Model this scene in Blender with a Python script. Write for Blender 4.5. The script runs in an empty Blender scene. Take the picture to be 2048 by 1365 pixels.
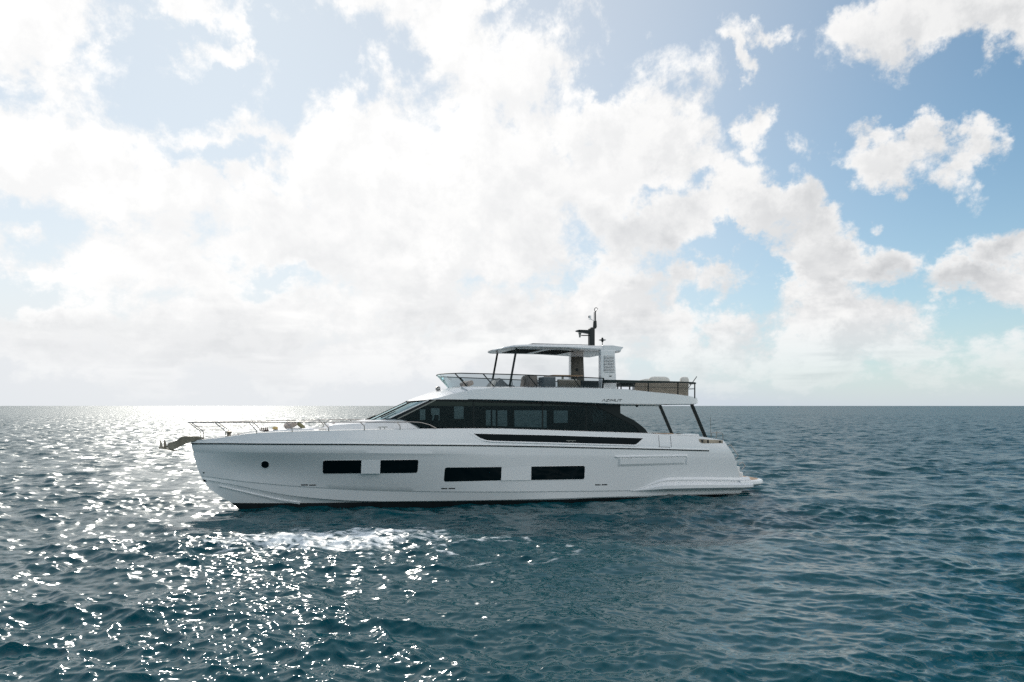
import bpy, bmesh, math, random
import numpy as np
from mathutils import Vector, Matrix
R = math.radians
scene = bpy.context.scene
COL = scene.collection
random.seed(7)

# ------------------------------------------------------------------ camera
cam_data = bpy.data.cameras.new('camera')
cam = bpy.data.objects.new('camera', cam_data)
COL.objects.link(cam)
cam.location = (0.0, 0.0, 4.69)
cam.rotation_euler = (R(90), 0, 0)
cam_data.sensor_width = 36.0
cam_data.lens = 24.0
cam_data.shift_y = 0.0633
cam_data.clip_start = 0.5
cam_data.clip_end = 80000
scene.camera = cam

# ------------------------------------------------------------------ sun, exposure
SUN_AZ, SUN_EL = R(-24), R(33.2)          # to the left of the view, behind the yacht
sd = Vector((math.sin(SUN_AZ)*math.cos(SUN_EL), math.cos(SUN_AZ)*math.cos(SUN_EL), math.sin(SUN_EL)))
sl = bpy.data.lights.new('sun', 'SUN')
sl.energy = 2.0
sl.angle = R(0.6)
sl.color = (1.0, 0.95, 0.86)
sun = bpy.data.objects.new('sun', sl)
COL.objects.link(sun)
sun.rotation_euler = (-sd).to_track_quat('-Z', 'Y').to_euler()
vs = scene.view_settings
vs.view_transform = 'Standard'
vs.look = 'None'
vs.exposure = 0.0
vs.gamma = 1.0
scene.render.engine = 'CYCLES'
cy = scene.cycles
cy.use_denoising = False
cy.denoiser = 'OPENIMAGEDENOISE'
cy.denoising_prefilter = 'ACCURATE'
cy.use_adaptive_sampling = False
cy.max_bounces = 8
cy.transparent_max_bounces = 24
cy.caustics_reflective = False
cy.caustics_refractive = False
cy.sample_clamp_indirect = 1.5
cy.sample_clamp_direct = 0.0

# ------------------------------------------------------------------ node helper
class NT:
    def __init__(s, tree): s.t = tree
    def n(s, kind, **kw):
        nd = s.t.nodes.new(kind)
        for k, v in kw.items(): setattr(nd, k, v)
        return nd
    def put(s, sock, v):
        if isinstance(v, bpy.types.NodeSocket): s.t.links.new(v, sock)
        elif v is not None: sock.default_value = v
    def m(s, op, a, b=None, c=None, clamp=False):
        nd = s.n('ShaderNodeMath', operation=op); nd.use_clamp = clamp
        for i, v in enumerate((a, b, c)):
            if v is not None: s.put(nd.inputs[i], v)
        return nd.outputs[0]
    def vm(s, op, a, b=None, scale=None):
        nd = s.n('ShaderNodeVectorMath', operation=op)
        s.put(nd.inputs[0], a)
        if b is not None: s.put(nd.inputs[1], b)
        if scale is not None: s.put(nd.inputs['Scale'], scale)
        return nd.outputs['Value'] if op in ('LENGTH', 'DOT_PRODUCT') else nd.outputs[0]
    def xyz(s, x, y, z):
        nd = s.n('ShaderNodeCombineXYZ')
        for i, v in enumerate((x, y, z)): s.put(nd.inputs[i], v)
        return nd.outputs[0]
    def sep(s, v):
        nd = s.n('ShaderNodeSeparateXYZ'); s.put(nd.inputs[0], v); return nd.outputs
    def noise(s, vec, scale, detail=6, rough=0.55, dist=0.0, lac=2.0, dim='3D', col=False):
        nd = s.n('ShaderNodeTexNoise'); nd.noise_dimensions = dim
        s.put(nd.inputs['Vector'], vec)
        for k, v in (('Scale', scale), ('Detail', detail), ('Roughness', rough), ('Lacunarity', lac), ('Distortion', dist)):
            s.put(nd.inputs[k], v)
        return nd.outputs['Color'] if col else nd.outputs['Fac']
    def ss(s, x, a, b, lo=0.0, hi=1.0, kind='SMOOTHSTEP'):
        nd = s.n('ShaderNodeMapRange', interpolation_type=kind, clamp=True)
        for k, v in (('Value', x), ('From Min', a), ('From Max', b), ('To Min', lo), ('To Max', hi)): s.put(nd.inputs[k], v)
        return nd.outputs[0]
    def mix(s, f, a, b):
        nd = s.n('ShaderNodeMix', data_type='RGBA')
        s.put(nd.inputs[0], f); s.put(nd.inputs[6], a); s.put(nd.inputs[7], b)
        return nd.outputs[2]
    def blob(s, p, c, r, rot):
        nd = s.n('ShaderNodeMapping', vector_type='TEXTURE')
        s.put(nd.inputs['Vector'], p)
        nd.inputs['Location'].default_value = (c[0], c[1], 0)
        nd.inputs['Rotation'].default_value = (0, 0, rot)
        nd.inputs['Scale'].default_value = (r[0], r[1], 1)
        return s.m('SUBTRACT', 1.0, s.vm('LENGTH', nd.outputs[0]))

# ------------------------------------------------------------------ sky: Nishita air with a cumulus bank (directions at infinity)
world = bpy.data.worlds.new('World')
scene.world = world
world.use_nodes = True
world.node_tree.nodes.clear()
W = NT(world.node_tree)
out = W.n('ShaderNodeOutputWorld')
bg = W.n('ShaderNodeBackground')
bg.inputs['Strength'].default_value = 0.1
W.t.links.new(bg.outputs[0], out.inputs[0])
sky = W.n('ShaderNodeTexSky', sky_type='NISHITA')
sky.sun_disc = False
sky.sun_elevation = SUN_EL
sky.sun_rotation = SUN_AZ
sky.air_density = 1.0
sky.dust_density = 0.15
sky.ozone_density = 1.6
D = W.n('ShaderNodeTexCoord').outputs['Generated']
dx, dy, dz = W.sep(D)
az = W.m('ARCTAN2', dx, dy)
el = W.m('ARCSINE', dz)
p0 = W.xyz(az, el, 0.0)
def warp(v, scale, amt, det):
    return W.vm('SCALE', W.vm('SUBTRACT', W.noise(v, scale, det, 0.6, col=True), (0.5, 0.5, 0.5)), scale=amt)
p = W.vm('ADD', p0, W.vm('MULTIPLY', warp(p0, 9.0, 0.26, 6), (1.0, 0.7, 0.0)))
# clouds: (azimuth, elevation, half width, half height, tilt) in degrees
CLOUDS = [
    (-12, 16.5, 24, 11, 0), (-32, 16, 20, 10, 0), (-36, 27.0, 7, 5.5, 0), (-24.5, 25.4, 4.2, 1.5, 12), (-23.5, 28.6, 4, 1.8, 0),
    (-8.5, 27, 9, 7, -10), (1, 22.5, 10, 8, 0), (8, 20.0, 10, 7.5, -15), (14, 17.0, 7, 4.4, -28), (19.5, 14.2, 7.5, 2.6, -17),
    (18.6, 21.8, 1.5, 0.9, -25), (24.5, 11.2, 6.0, 2.0, -5), (33.8, 8.6, 4.6, 1.5, -10), (23.5, 9.5, 2.6, 1.5, 0),
    (24, 5.3, 13, 3.4, -6), (8, 9.0, 16, 5.5, 0), (-10, 8, 22, 4.0, 0), (-22, 5.0, 26, 3.2, 0), (4, 4.6, 16, 2.6, 0),
    (29.3, 17.6, 4.2, 1.8, -17), (33.6, 26.0, 9.0, 3.1, 2), (19.0, 26.6, .4, .7, 10), (22.0, 26.8, 1.2, .45, -10),
    (36.6, 10.8, 1.5, 0.9, 0), (-2, 31, 4, 2.5, 0)]
HOLES = [
    (-24.5, 22.6, 8.5, 3.6, 8), (-13.5, 26.5, 4.5, 3.2, 0), (-21, 28, 2.5, 1.2, 0), (-36.5, 12.6, 3.6, 1.5, 10), (-37, 8.2, 3.6, 1.2, -15),
    (-38.5, 20.5, 2.5, 1.0, 0), (-24, 18.9, 5, 0.9, -12), (11.5, 17.3, 3.6, 0.7, 0), (6, 24.6, 2.5, 1.0, 20),
    (16.8, 12.6, 1.6, 1.6, 0), (7.5, 11.3, 3.8, 0.8, 10), (18, 8.0, 2.6, 1.3, 20), (-17.5, 9.8, 3, 0.8, -10)]
def chain(lst, op):
    f = None
    for a, e, ra, re, ro in lst:
        k = min(1.0, (math.sqrt(ra*re)/3.6)**0.6)     # small ones: wider and weaker, so the noise shapes them
        b = W.m('MULTIPLY', W.blob(p, (R(a), R(e)), (R(ra/k**.6), R(re/k**.6)), R(ro)), k)
        f = b if f is None else W.m(op, f, b)
    return f
fld = chain(CLOUDS, 'MAXIMUM')
hol = chain(HOLES, 'MAXIMUM')
fld = W.m('MAXIMUM', fld, -0.9)
fld = W.m('MINIMUM', W.m('MULTIPLY', fld, 0.98), 0.46)
hol = W.m('MAXIMUM', W.m('ADD', hol, 0.35), 0.0)
fld = W.m('SUBTRACT', fld, W.m('MULTIPLY', hol, 0.66))
# away from the pictured quarter the sky is broken cloud
away = W.ss(W.m('ABSOLUTE', az), R(43), R(62))
high = W.ss(el, R(33), R(46))
gen = W.m('MAXIMUM', away, high)
back = W.m('MULTIPLY', W.ss(W.m('ADD', W.m('MULTIPLY', dx, math.sin(R(120))), W.m('MULTIPLY', dy, math.cos(R(120)))), 0.2, 0.8), W.m('MULTIPLY', W.ss(el, R(6), R(16)), W.ss(el, R(75), R(55))))  # cloud bank out of view, added to light the near hull side
fld = W.m('MULTIPLY', fld, W.m('SUBTRACT', 1.0, gen))
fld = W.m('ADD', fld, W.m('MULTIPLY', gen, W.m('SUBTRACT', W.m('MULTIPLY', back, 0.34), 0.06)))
# cloud structure: coordinates flatten towards the horizon as a cloud deck does
flat = W.m('ADD', 1.0, W.m('DIVIDE', 0.16, W.m('ADD', 0.09, W.m('ABSOLUTE', el))))
def cpos(da, de):
    return W.xyz(W.m('ADD', az, da), W.m('MULTIPLY', W.m('ADD', el, de), flat), W.m('MULTIPLY', W.m('ABSOLUTE', W.m('SINE', W.m('MULTIPLY', az, 0.5))), 0.5))
def fbm(pos):
    big = W.noise(pos, 8.0, 12, 0.65, 0.12)
    return W.m('MULTIPLY', W.m('SUBTRACT', big, 0.5), 2.75)
n0 = fbm(cpos(0.0, 0.0))
n1 = fbm(cpos(-0.022, 0.026))
d0 = W.m('ADD', fld, n0)
dens = W.ss(d0, -0.13, 0.32)
thick = W.ss(d0, 0.05, 0.8)
lit = W.ss(W.m('SUBTRACT', n0, n1), -0.34, 0.30)
low = W.noise(cpos(3.1, 1.7), 3.6, 5, 0.55)
sunang = W.vm('DOT_PRODUCT', D, (sd.x, sd.y, sd.z))
glow = W.ss(sunang, 0.62, 1.0)
grey = W.m('MULTIPLY', thick, W.ss(low, 0.40, 0.62))
grey = W.m('MULTIPLY', grey, W.ss(el, R(22), R(9), 0.35, 1.0))
shade = W.m('ADD', W.m('MULTIPLY', grey, 0.54), W.m('MULTIPLY', W.m('SUBTRACT', 1.0, lit), 0.38))
shade = W.m('MULTIPLY', shade, W.m('SUBTRACT', 1.0, W.m('MULTIPLY', glow, 0.55)))
bright = W.m('SUBTRACT', W.m('ADD', 0.96, W.m('MULTIPLY', glow, 0.10)), W.m('MULTIPLY', shade, 0.50))
ccol = W.mix(shade, (1.0, 0.995, 0.985, 1), (0.92, 0.955, 1.0, 1))
bright = W.m('MULTIPLY', bright, W.m('ADD', 1.0, W.m('MULTIPLY', back, 1.05)))  # the added bank is brightened further for the hull
ccol = W.vm('SCALE', ccol, scale=W.m('MULTIPLY', bright, 10.0))
# clear air: Nishita plus the white veil near the horizon and round the sun
air = W.vm('MULTIPLY', sky.outputs[0], (0.95, 1.16, 1.12))
haze = W.m('POWER', 2.718, W.m('MULTIPLY', W.m('ABSOLUTE', el), -7.6))
haze = W.m('MULTIPLY', haze, W.ss(sunang, -0.5, 0.5, 0.75, 1.0))
veil = W.m('ADD', W.m('MULTIPLY', haze, 0.92), W.m('MULTIPLY', W.ss(sunang, 0.50, 1.0), 0.62), clamp=True)
hz = W.mix(W.ss(sunang, 0.55, 0.95), (6.0, 6.7, 7.5, 1), (8.6, 8.75, 8.9, 1))
air = W.mix(veil, air, hz)
# clouds sink into the haze low down
dens = W.m('MULTIPLY', dens, W.ss(el, R(-1), R(7.5), 0.12, 1.0))
fin = W.mix(dens, air, ccol)
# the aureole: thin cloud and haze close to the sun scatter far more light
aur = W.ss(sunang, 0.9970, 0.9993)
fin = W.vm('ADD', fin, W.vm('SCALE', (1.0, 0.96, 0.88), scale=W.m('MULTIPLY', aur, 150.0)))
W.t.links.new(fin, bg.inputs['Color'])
# measured outlines of the yacht, in metres: (aft of the stem, to starboard, up)
T = {
 'stem': [(-1.823, 0, 2.906), (-1.708, 0, 2.324), (-1.53, 0, 1.683), (-1.372, 0, 1.328), (-1.076, 0, 0.872), (-0.618, 0, 0.508), (-0.158, 0, 0.187), (0.125, 0, -0.065)],
 'gun': [(-1.79, 0, 3.045), (-1.555, -0.17, 3.069), (-0.554, -0.734, 3.176), (0.66, -1.308, 3.389), (2.501, -2.019, 3.481), (4.9, -2.626, 3.528), (6.404, -2.837, 3.547), (8.066, -2.947, 3.558), (9.328, -2.97, 3.559), (11.715, -2.97, 3.534), (14.217, -2.97, 3.43), (16.844, -2.969, 3.32), (19.501, -2.952, 3.217), (20.768, -2.936, 3.13), (22.55, -2.906, 3.022), (23.994, -2.875, 2.791)],
 'rub': [(-1.823, 0, 2.906), (-1.432, -0.261, 2.914), (-0.348, -0.905, 2.929), (2.798, -2.244, 2.924), (4.889, -2.755, 2.91), (7.042, -3.023, 2.863), (9.299, -3.099, 2.809), (11.675, -3.1, 2.741), (14.167, -3.1, 2.653), (16.782, -3.099, 2.544), (19.541, -3.081, 2.437), (23.009, -3.027, 2.283), (24.399, -2.995, 2.201)],
 'knuckle': [(-1.749, 0, 2.585), (-1.439, -0.202, 2.587), (-0.461, -0.768, 2.569), (2.799, -2.161, 2.567), (4.894, -2.695, 2.531), (10, -3.1, 2.403), (14.167, -3.1, 2.276), (19.541, -3.081, 2.094), (24.588, -2.991, 1.921)],
 'upper_chine': [(-1.4, 0, 1.432), (-1.299, -0.045, 1.465), (-0.829, -0.192, 1.388), (0.389, -0.56, 1.205), (2.504, -1.147, 0.992), (4.971, -1.744, 0.81), (7.169, -2.19, 0.71), (9.423, -2.554, 0.632), (14.244, -2.9, 0.5), (18.664, -2.891, 0.376), (22.59, -2.846, 0.246), (25.262, -2.794, 0.165)],
 'lower_chine': [(-1.359, 0, 1.307), (-1.301, -0.019, 1.276), (-0.784, -0.163, 1.204), (0.337, -0.466, 0.972), (1.887, -0.861, 0.62), (3.455, -1.232, 0.399), (4.986, -1.566, 0.273), (6.308, -1.829, 0.219), (8.325, -2.184, 0.198), (11.814, -2.645, 0.16), (16.915, -2.819, 0.102), (22.636, -2.777, 0.016), (25.179, -2.737, -0.011)],
 'boot': [(-0.158, 0, 0.187), (0.218, -0.116, 0.181), (1.515, -0.497, 0.171), (3.251, -0.966, 0.161), (5.441, -1.49, 0.175), (8.349, -2.06, 0.145), (11.847, -2.538, 0.109), (14.315, -2.716, 0.063), (16.953, -2.739, 0.053), (19.739, -2.73, -0.009), (22.682, -2.707, -0.034), (25.128, -2.678, -0.064)],
 'hull_window_a': [(3.772, -2.129, 2.141), (3.813, -2.171, 2.181), (5.37, -2.578, 2.187), (5.403, -2.232, 1.569), (3.831, -1.779, 1.559), (3.787, -1.787, 1.599)],
 'hull_window_b': [(6.218, -2.732, 2.177), (7.798, -2.928, 2.173), (7.845, -2.915, 2.133), (7.884, -2.697, 1.605), (7.843, -2.673, 1.559), (6.258, -2.415, 1.56)],
 'hull_panel_a': [(5.37, -2.578, 2.187), (6.218, -2.732, 2.177), (6.258, -2.415, 1.56), (5.403, -2.232, 1.569)],
 'hull_window_c': [(9.107, -2.867, 1.733), (9.16, -2.887, 1.783), (11.747, -3.002, 1.744), (11.778, -2.901, 1.109), (9.207, -2.675, 1.113), (9.147, -2.685, 1.164)],
 'hull_window_d': [(13.244, -3.033, 1.727), (15.905, -3.04, 1.69), (15.973, -3.034, 1.637), (16.001, -2.972, 1.083), (15.938, -2.966, 1.031), (13.271, -2.959, 1.079)],
 'hull_panel_b': [(11.747, -3.002, 1.744), (13.244, -3.033, 1.727), (13.271, -2.959, 1.079), (11.778, -2.901, 1.109)],
 'porthole': [(1.328, -1.143, 1.981), (1.481, -1.201, 1.982), (1.332, -1.266, 2.151)],
 'vent0': [(2.853, -1.266, 1.058), (3.154, -1.352, 1.056), (3.154, -1.334, 1.005), (2.854, -1.25, 1.006)],
 'vent1': [(3.208, -1.365, 1.049), (3.498, -1.448, 1.048), (3.498, -1.428, 0.996), (3.208, -1.347, 0.998)],
 'vent2': [(9.01, -2.549, 0.809), (9.286, -2.587, 0.803), (9.289, -2.571, 0.75), (9.013, -2.532, 0.756)],
 'vent3': [(9.343, -2.596, 0.806), (9.653, -2.635, 0.799), (9.656, -2.62, 0.746), (9.346, -2.58, 0.753)],
 'vent4': [(16.591, -2.936, 0.757), (16.887, -2.935, 0.746), (16.89, -2.929, 0.691), (16.594, -2.93, 0.702)],
 'vent5': [(16.954, -2.936, 0.751), (17.252, -2.935, 0.741), (17.255, -2.929, 0.686), (16.957, -2.93, 0.696)],
 'recess': [(17.569, -3.092, 2.12), (21.702, -3.052, 2.084), (21.733, -3.003, 1.578), (17.6, -3.03, 1.577)],
 'recess_in': [(17.765, -3.082, 2.036), (21.555, -3.052, 2.005), (21.58, -3.012, 1.644), (17.786, -3.039, 1.662)],
 'bulwark_window': [(10.433, -3.008, 3.321), (14.201, -3.01, 3.19), (19.186, -2.997, 2.98), (18.82, -3.047, 2.713), (18.687, -3.056, 2.671), (14.18, -3.065, 2.863), (11.395, -3.062, 2.979), (11.022, -3.058, 3.014), (10.711, -3.039, 3.131)],
 'bulwark_frame': [(10.213, -3.006, 3.335), (14.202, -3.008, 3.204), (19.337, -2.993, 2.988), (18.924, -3.055, 2.655), (18.737, -3.067, 2.601), (14.176, -3.077, 2.792), (11.344, -3.073, 2.915), (10.912, -3.066, 2.968), (10.583, -3.044, 3.106)],
 'gate': [(20.096, -2.954, 3.121), (20.781, -2.944, 3.086), (20.718, -3.048, 2.496), (20.037, -3.056, 2.534)],
 'spray': [(-0.649, -0.164, 0.999), (-0.045, -0.285, 0.841), (1.089, -0.55, 0.557), (2.029, -0.734, 0.326), (2.815, -0.886, 0.21)],
 'sponson_top': [(18.581, -2.89, 0.371), (18.941, -2.895, 0.416), (19.303, -2.902, 0.491), (20.027, -2.925, 0.732), (20.541, -2.93, 0.811), (21.565, -2.92, 0.807), (23.16, -2.893, 0.75), (25.097, -2.847, 0.654)],
 'sponson_bot': [(19.541, -2.879, 0.328), (20.515, -2.876, 0.329), (22.587, -2.85, 0.283), (25.035, -2.805, 0.228)],
 'eye': [(-1.353, -0.057, 1.6)],
 'fairlead': [(22.443, -2.933, 2.891), (23.93, -2.878, 2.795), (23.954, -2.91, 2.65), (22.629, -2.969, 2.662), (22.486, -2.959, 2.741)],
 'rub_rail': [(-1.786, -0.029, 2.905), (-1.432, -0.261, 2.911), (-0.348, -0.904, 2.927), (2.798, -2.243, 2.919), (4.889, -2.754, 2.904), (7.042, -3.022, 2.858), (9.299, -3.099, 2.804), (11.675, -3.1, 2.734), (14.167, -3.1, 2.646), (16.782, -3.099, 2.536), (19.541, -3.081, 2.43), (23.009, -3.027, 2.276)],
 'platform': [(25.346, -2.85, 0.731), (26.651, -2.6, 0.59), (26.773, -2.6, 0.477), (26.49, -2.6, 0.231), (25.001, -2.85, 0.221)],
 'side_glass': [(8.799, -2.45, 4.872), (9.565, -2.45, 4.888), (10.889, -2.45, 4.873), (13.131, -2.45, 4.826), (15.206, -2.45, 4.757), (18.196, -2.45, 4.65), (18.196, -2.45, 4.227), (18.504, -2.45, 4.069), (18.927, -2.45, 3.89), (19.353, -2.45, 3.607), (19.61, -2.45, 3.408), (19.782, -2.45, 3.169)],
 'side_glass_low': [(7.529, -2.45, 3.917), (8.182, -2.45, 3.534)],
 'glass_front_edge': [(8.799, -2.45, 4.872), (7.174, -2.45, 3.998)],
 'arc_out': [(18.181, -2.48, 4.227), (18.488, -2.48, 4.07), (18.911, -2.48, 3.891), (19.336, -2.48, 3.608), (19.593, -2.48, 3.41), (19.794, -2.48, 3.17)],
 'arc_in': [(16.966, -2.48, 4.525), (17.653, -2.48, 4.212), (18.474, -2.48, 3.818), (18.911, -2.48, 3.612), (19.137, -2.48, 3.432), (19.279, -2.48, 3.202)],
 'far0': [(8.898, 2.3, 4.415), (9.189, 2.3, 4.415), (9.189, 2.3, 3.859), (8.898, 2.3, 3.861)],
 'far1': [(9.497, 2.3, 4.467), (9.955, 2.3, 4.467), (9.955, 2.3, 3.827), (9.497, 2.3, 3.83)],
 'far2': [(10.746, 2.3, 4.573), (11.269, 2.3, 4.573), (11.269, 2.3, 3.9), (10.746, 2.3, 3.903)],
 'far3': [(12.511, 2.3, 4.369), (12.783, 2.3, 4.368), (12.783, 2.3, 3.181), (12.511, 2.3, 3.185)],
 'far4': [(12.883, 2.3, 4.368), (13.068, 2.3, 4.368), (13.068, 2.3, 3.178), (12.883, 2.3, 3.18)],
 'far5': [(13.182, 2.3, 4.354), (13.728, 2.3, 4.353), (13.728, 2.3, 3.17), (13.182, 2.3, 3.177)],
 'far6': [(14.147, 2.3, 4.352), (16.05, 2.3, 4.348), (16.05, 2.3, 3.031), (14.147, 2.3, 3.055)],
 'far7': [(16.47, 2.3, 4.333), (17.321, 2.3, 4.331), (17.321, 2.3, 3.638), (16.47, 2.3, 3.644)],
 'far8': [(17.812, 2.3, 4.387), (18.183, 2.3, 4.386), (18.183, 2.3, 4.03), (17.812, 2.3, 4.032)],
 'far9': [(18.556, 2.3, 4.371), (18.837, 2.3, 4.371), (18.837, 2.3, 4.027), (18.556, 2.3, 4.028)],
 'far10': [(19.088, 2.3, 4.284), (19.277, 2.3, 4.284), (19.277, 2.3, 4.054), (19.088, 2.3, 4.055)],
 'ws': [(6.72, -2.15, 4.03), (8.495, -2.15, 4.855), (5.991, -0.6, 3.905), (5.778, 0.3, 3.895), (7.92, 0.3, 4.816)],
 'ws_c': [(5.89, 0, 3.852), (7.92, 0, 4.821)],
 'wiperA': [(5.799, 0.9, 3.9), (6.732, 0.9, 4.258)],
 'wiperB': [(6.071, -0.3, 3.958), (7.518, -0.3, 4.457)],
 'wiperC': [(6.703, -1.6, 4.078), (7.205, -1.6, 4.304), (7.962, -1.6, 4.659)],
 'pillarA': [(6.667, -2.2, 4.045), (8.439, -2.2, 4.855)],
 'pillarB': [(7.1, -2.3, 4.044), (8.907, -2.3, 4.827)],
 'bfly': [(7, 2), (8, 2.2), (9, 2.38), (11, 2.65), (14, 2.9), (18, 2.93), (21.3, 2.88), (22.1, 2.75), (22.5, 2.5), (22.7, 2.2)],
 'fly_bot': [(8.808, -2.346, 4.882), (9.449, -2.441, 4.883), (13.004, -2.817, 4.819), (15.278, -2.91, 4.745), (17.815, -2.929, 4.657), (20.332, -2.895, 4.633), (22.376, -2.577, 4.652), (22.925, -2.2, 4.669)],
 'fly_edge': [(8.899, -2.362, 4.947), (9.725, -2.478, 5.193), (10.444, -2.575, 5.347), (11.792, -2.716, 5.425), (13.249, -2.837, 5.462), (14.913, -2.907, 5.469), (16.92, -2.922, 5.455), (17.76, -2.928, 5.442), (18.676, -2.92, 5.387), (19.64, -2.905, 5.293), (21.267, -2.88, 5.176), (21.853, -2.79, 5.121), (22.864, -2.2, 5.036), (23.077, -2.2, 4.812)],
 'fly_base': [(9.584, -2.109, 5.497), (11.897, -2.375, 5.515), (15.056, -2.558, 5.52), (17.086, -2.573, 5.495)],
 'brow': [(7.822, 0, 4.836), (8.365, 0, 5.057), (9.09, 0, 5.296), (9.393, 0, 5.357), (9.799, 0, 5.463), (10.08, 0, 5.558)],
 'ws_top_rail': [(9.608, -2.162, 6.148), (10.979, -2.347, 6.136), (12.393, -2.466, 6.104), (13.253, -2.538, 6.065), (14.101, -2.601, 6.06), (15.141, -2.609, 6.032), (17.035, -2.623, 5.977)],
 'ws_front': [(9.285, -2, 6.127), (9.817, 1.9, 6.238), (9.586, 0.8, 6.187), (9.609, -2, 5.505), (10.613, 2.2, 6.155), (14.687, 2.3, 5.986)],
 'mull0': [(9.385, -2.132, 6.099), (9.999, -2.215, 5.554)],
 'mull1': [(11.086, -2.357, 6.114), (11.649, -2.404, 5.581)],
 'mull2': [(13.243, -2.537, 6.065), (13.749, -2.579, 5.54)],
 'mull3': [(15.536, -2.612, 6.02), (15.987, -2.615, 5.559)],
 'ht_near': [(11.408, -2.05, 7.245), (11.607, -2.05, 7.365), (11.971, -2.05, 7.473), (12.527, -2.05, 7.556), (13.089, -2.05, 7.591), (15.371, -2.05, 7.63), (16.59, -2.05, 7.638), (17.363, -2.05, 7.677), (17.977, -2.05, 7.676), (18.536, -2.05, 7.59), (18.4, -2.05, 7.418), (18.117, -2.05, 7.365)],
 'ht_near_low': [(12.543, -2, 7.435), (15.392, -2, 7.498), (16.176, -2, 7.461), (17.331, -2, 7.372)],
 'ht_far_low': [(12.584, 2, 7.511), (13.007, 2, 7.448), (14.178, 2, 7.415), (15.846, 2, 7.376), (17.044, 2, 7.348), (18.235, 2, 7.323), (19.229, 2, 7.61)],
 'skyA': [(13.259, 0.995, 7.42), (13.082, -0.942, 7.42), (14.396, -1.111, 7.42), (14.594, 1.363, 7.42)],
 'skyB': [(15.051, 1.477, 7.42), (14.865, -0.803, 7.42), (15.962, -0.755, 7.42), (16.248, 1.584, 7.42)],
 'sunroof': [(14.061, 0, 7.887), (17.109, 0, 7.905)],
 'mast': [(17.592, 0, 8.762), (17.897, 0, 8.797), (17.897, 0, 7.874), (17.592, 0, 7.866), (17.862, 0, 9.161), (18.035, 0, 9.167), (18.035, 0, 8.778), (17.956, 0, 9.701), (16.806, 0, 8.588), (17.592, 0, 8.655), (17.592, 0, 8.462), (17.156, 0, 8.352), (17.592, 0, 8.366), (17.052, 0, 8.25), (17.692, 0, 9.315), (18.383, 0, 7.887), (18.383, 0, 8.157), (18.624, 0, 8.164)],
 'mast_hook': [(17.956, 0, 9.648), (17.912, 0, 9.753), (17.956, 0, 9.822), (18.044, 0, 9.866), (18.132, 0, 9.843)],
 'tower_near': [(17.305, -2.1, 7.366), (17.305, -2.1, 5.496), (18.177, -2.1, 5.465), (18.078, -2.1, 7.37)],
 'louvre': [(17.482, -2.12, 7.126), (17.998, -2.12, 7.138), (18.026, -2.12, 6.314), (17.482, -2.12, 6.305), (17.83, -2.12, 6.121)],
 'tower_far': [(17.184, 1.9, 7.736), (17.108, 1.9, 6.167), (17.914, 1.9, 6.177), (17.945, 1.9, 7.755), (17.624, 1.9, 6.749)],
 'railcap': [(17.347, -2.4, 5.902), (17.925, -2.6, 5.889), (19.784, -2.65, 5.863), (21.409, -2.65, 5.848), (22.302, -2.6, 5.828), (22.672, -2.4, 5.812)],
 'aft_st': [(17.969, -2.65, 5.8), (17.969, -2.65, 5.45), (18.82, -2.65, 5.759), (18.848, -2.65, 5.381), (19.699, -2.65, 5.819), (19.699, -2.65, 5.311), (21.424, -2.65, 5.838), (21.424, -2.65, 5.193), (22.467, -2.65, 5.797), (22.467, -2.65, 5.042)],
 'aft_st2': [(22.781, -1.4, 5.786), (22.781, -1.4, 5.139)],
 'flag': [(22.955, -1.2, 5.577), (23.471, -1.2, 6.195)],
 'sofa': [(19.171, -2.1, 5.819), (22.321, -2.1, 5.813), (19.171, -2.1, 5.395), (22.321, -2.1, 5.127), (19.631, -2.1, 5.824)],
 'sofa_cush': [(20.085, -1.7, 6.103), (21.317, -1.7, 6.119), (22.026, -1.7, 6.115), (22.483, -1.7, 6.121), (20.026, -1.7, 5.985)],
 'bench': [(18.348, -1.9, 5.765), (19.234, -1.9, 5.749), (19.234, -1.9, 5.62), (18.675, -1.9, 5.422)],
 'postN': [(22.888, -1.8, 4.653), (23.699, -1.8, 2.959)],
 'postF': [(23.218, 1.8, 4.629), (23.986, 1.8, 2.95)],
 'poleN': [(12.982, -1.6, 7.479), (12.569, -1.6, 5.605)],
 'poleF': [(12.831, 1.6, 7.468), (12.441, 1.6, 5.989)],
 'searchlight': [(9.469, 0, 5.408), (9.469, 0, 5.298)],
 'letters': [(16.961, -2.95, 4.821), (17.996, -2.95, 4.823), (17.996, -2.95, 4.947)],
 'rail_top': [(-0.358, -0.779, 3.864), (1.127, -1.505, 3.874), (2.799, -2.125, 3.885), (4.899, -2.636, 3.885), (7.593, -2.937, 3.872), (7.992, -2.955, 3.845), (8.382, -2.967, 3.741), (8.691, -2.973, 3.575)],
 'rail_tip': [(-1.887, -0.35, 3.859), (-1.39, -0.45, 3.47), (-1.364, -0.5, 3.286)],
 'st0': [(-0.797, -0.53, 3.844), (-0.347, -0.785, 3.492), (-0.315, -0.802, 3.315)],
 'st1': [(0.659, -1.295, 3.851), (0.98, -1.441, 3.522), (0.992, -1.447, 3.39)],
 'st2': [(2.225, -1.935, 3.854), (2.465, -2.017, 3.635), (2.478, -2.021, 3.459)],
 'st3': [(3.782, -2.398, 3.875), (3.991, -2.449, 3.655), (4.002, -2.451, 3.501)],
 'st4': [(5.346, -2.711, 3.871), (5.509, -2.736, 3.715), (5.517, -2.737, 3.538)],
 'st5': [(6.939, -2.895, 3.863), (7.06, -2.904, 3.706), (7.071, -2.905, 3.549)],
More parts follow.
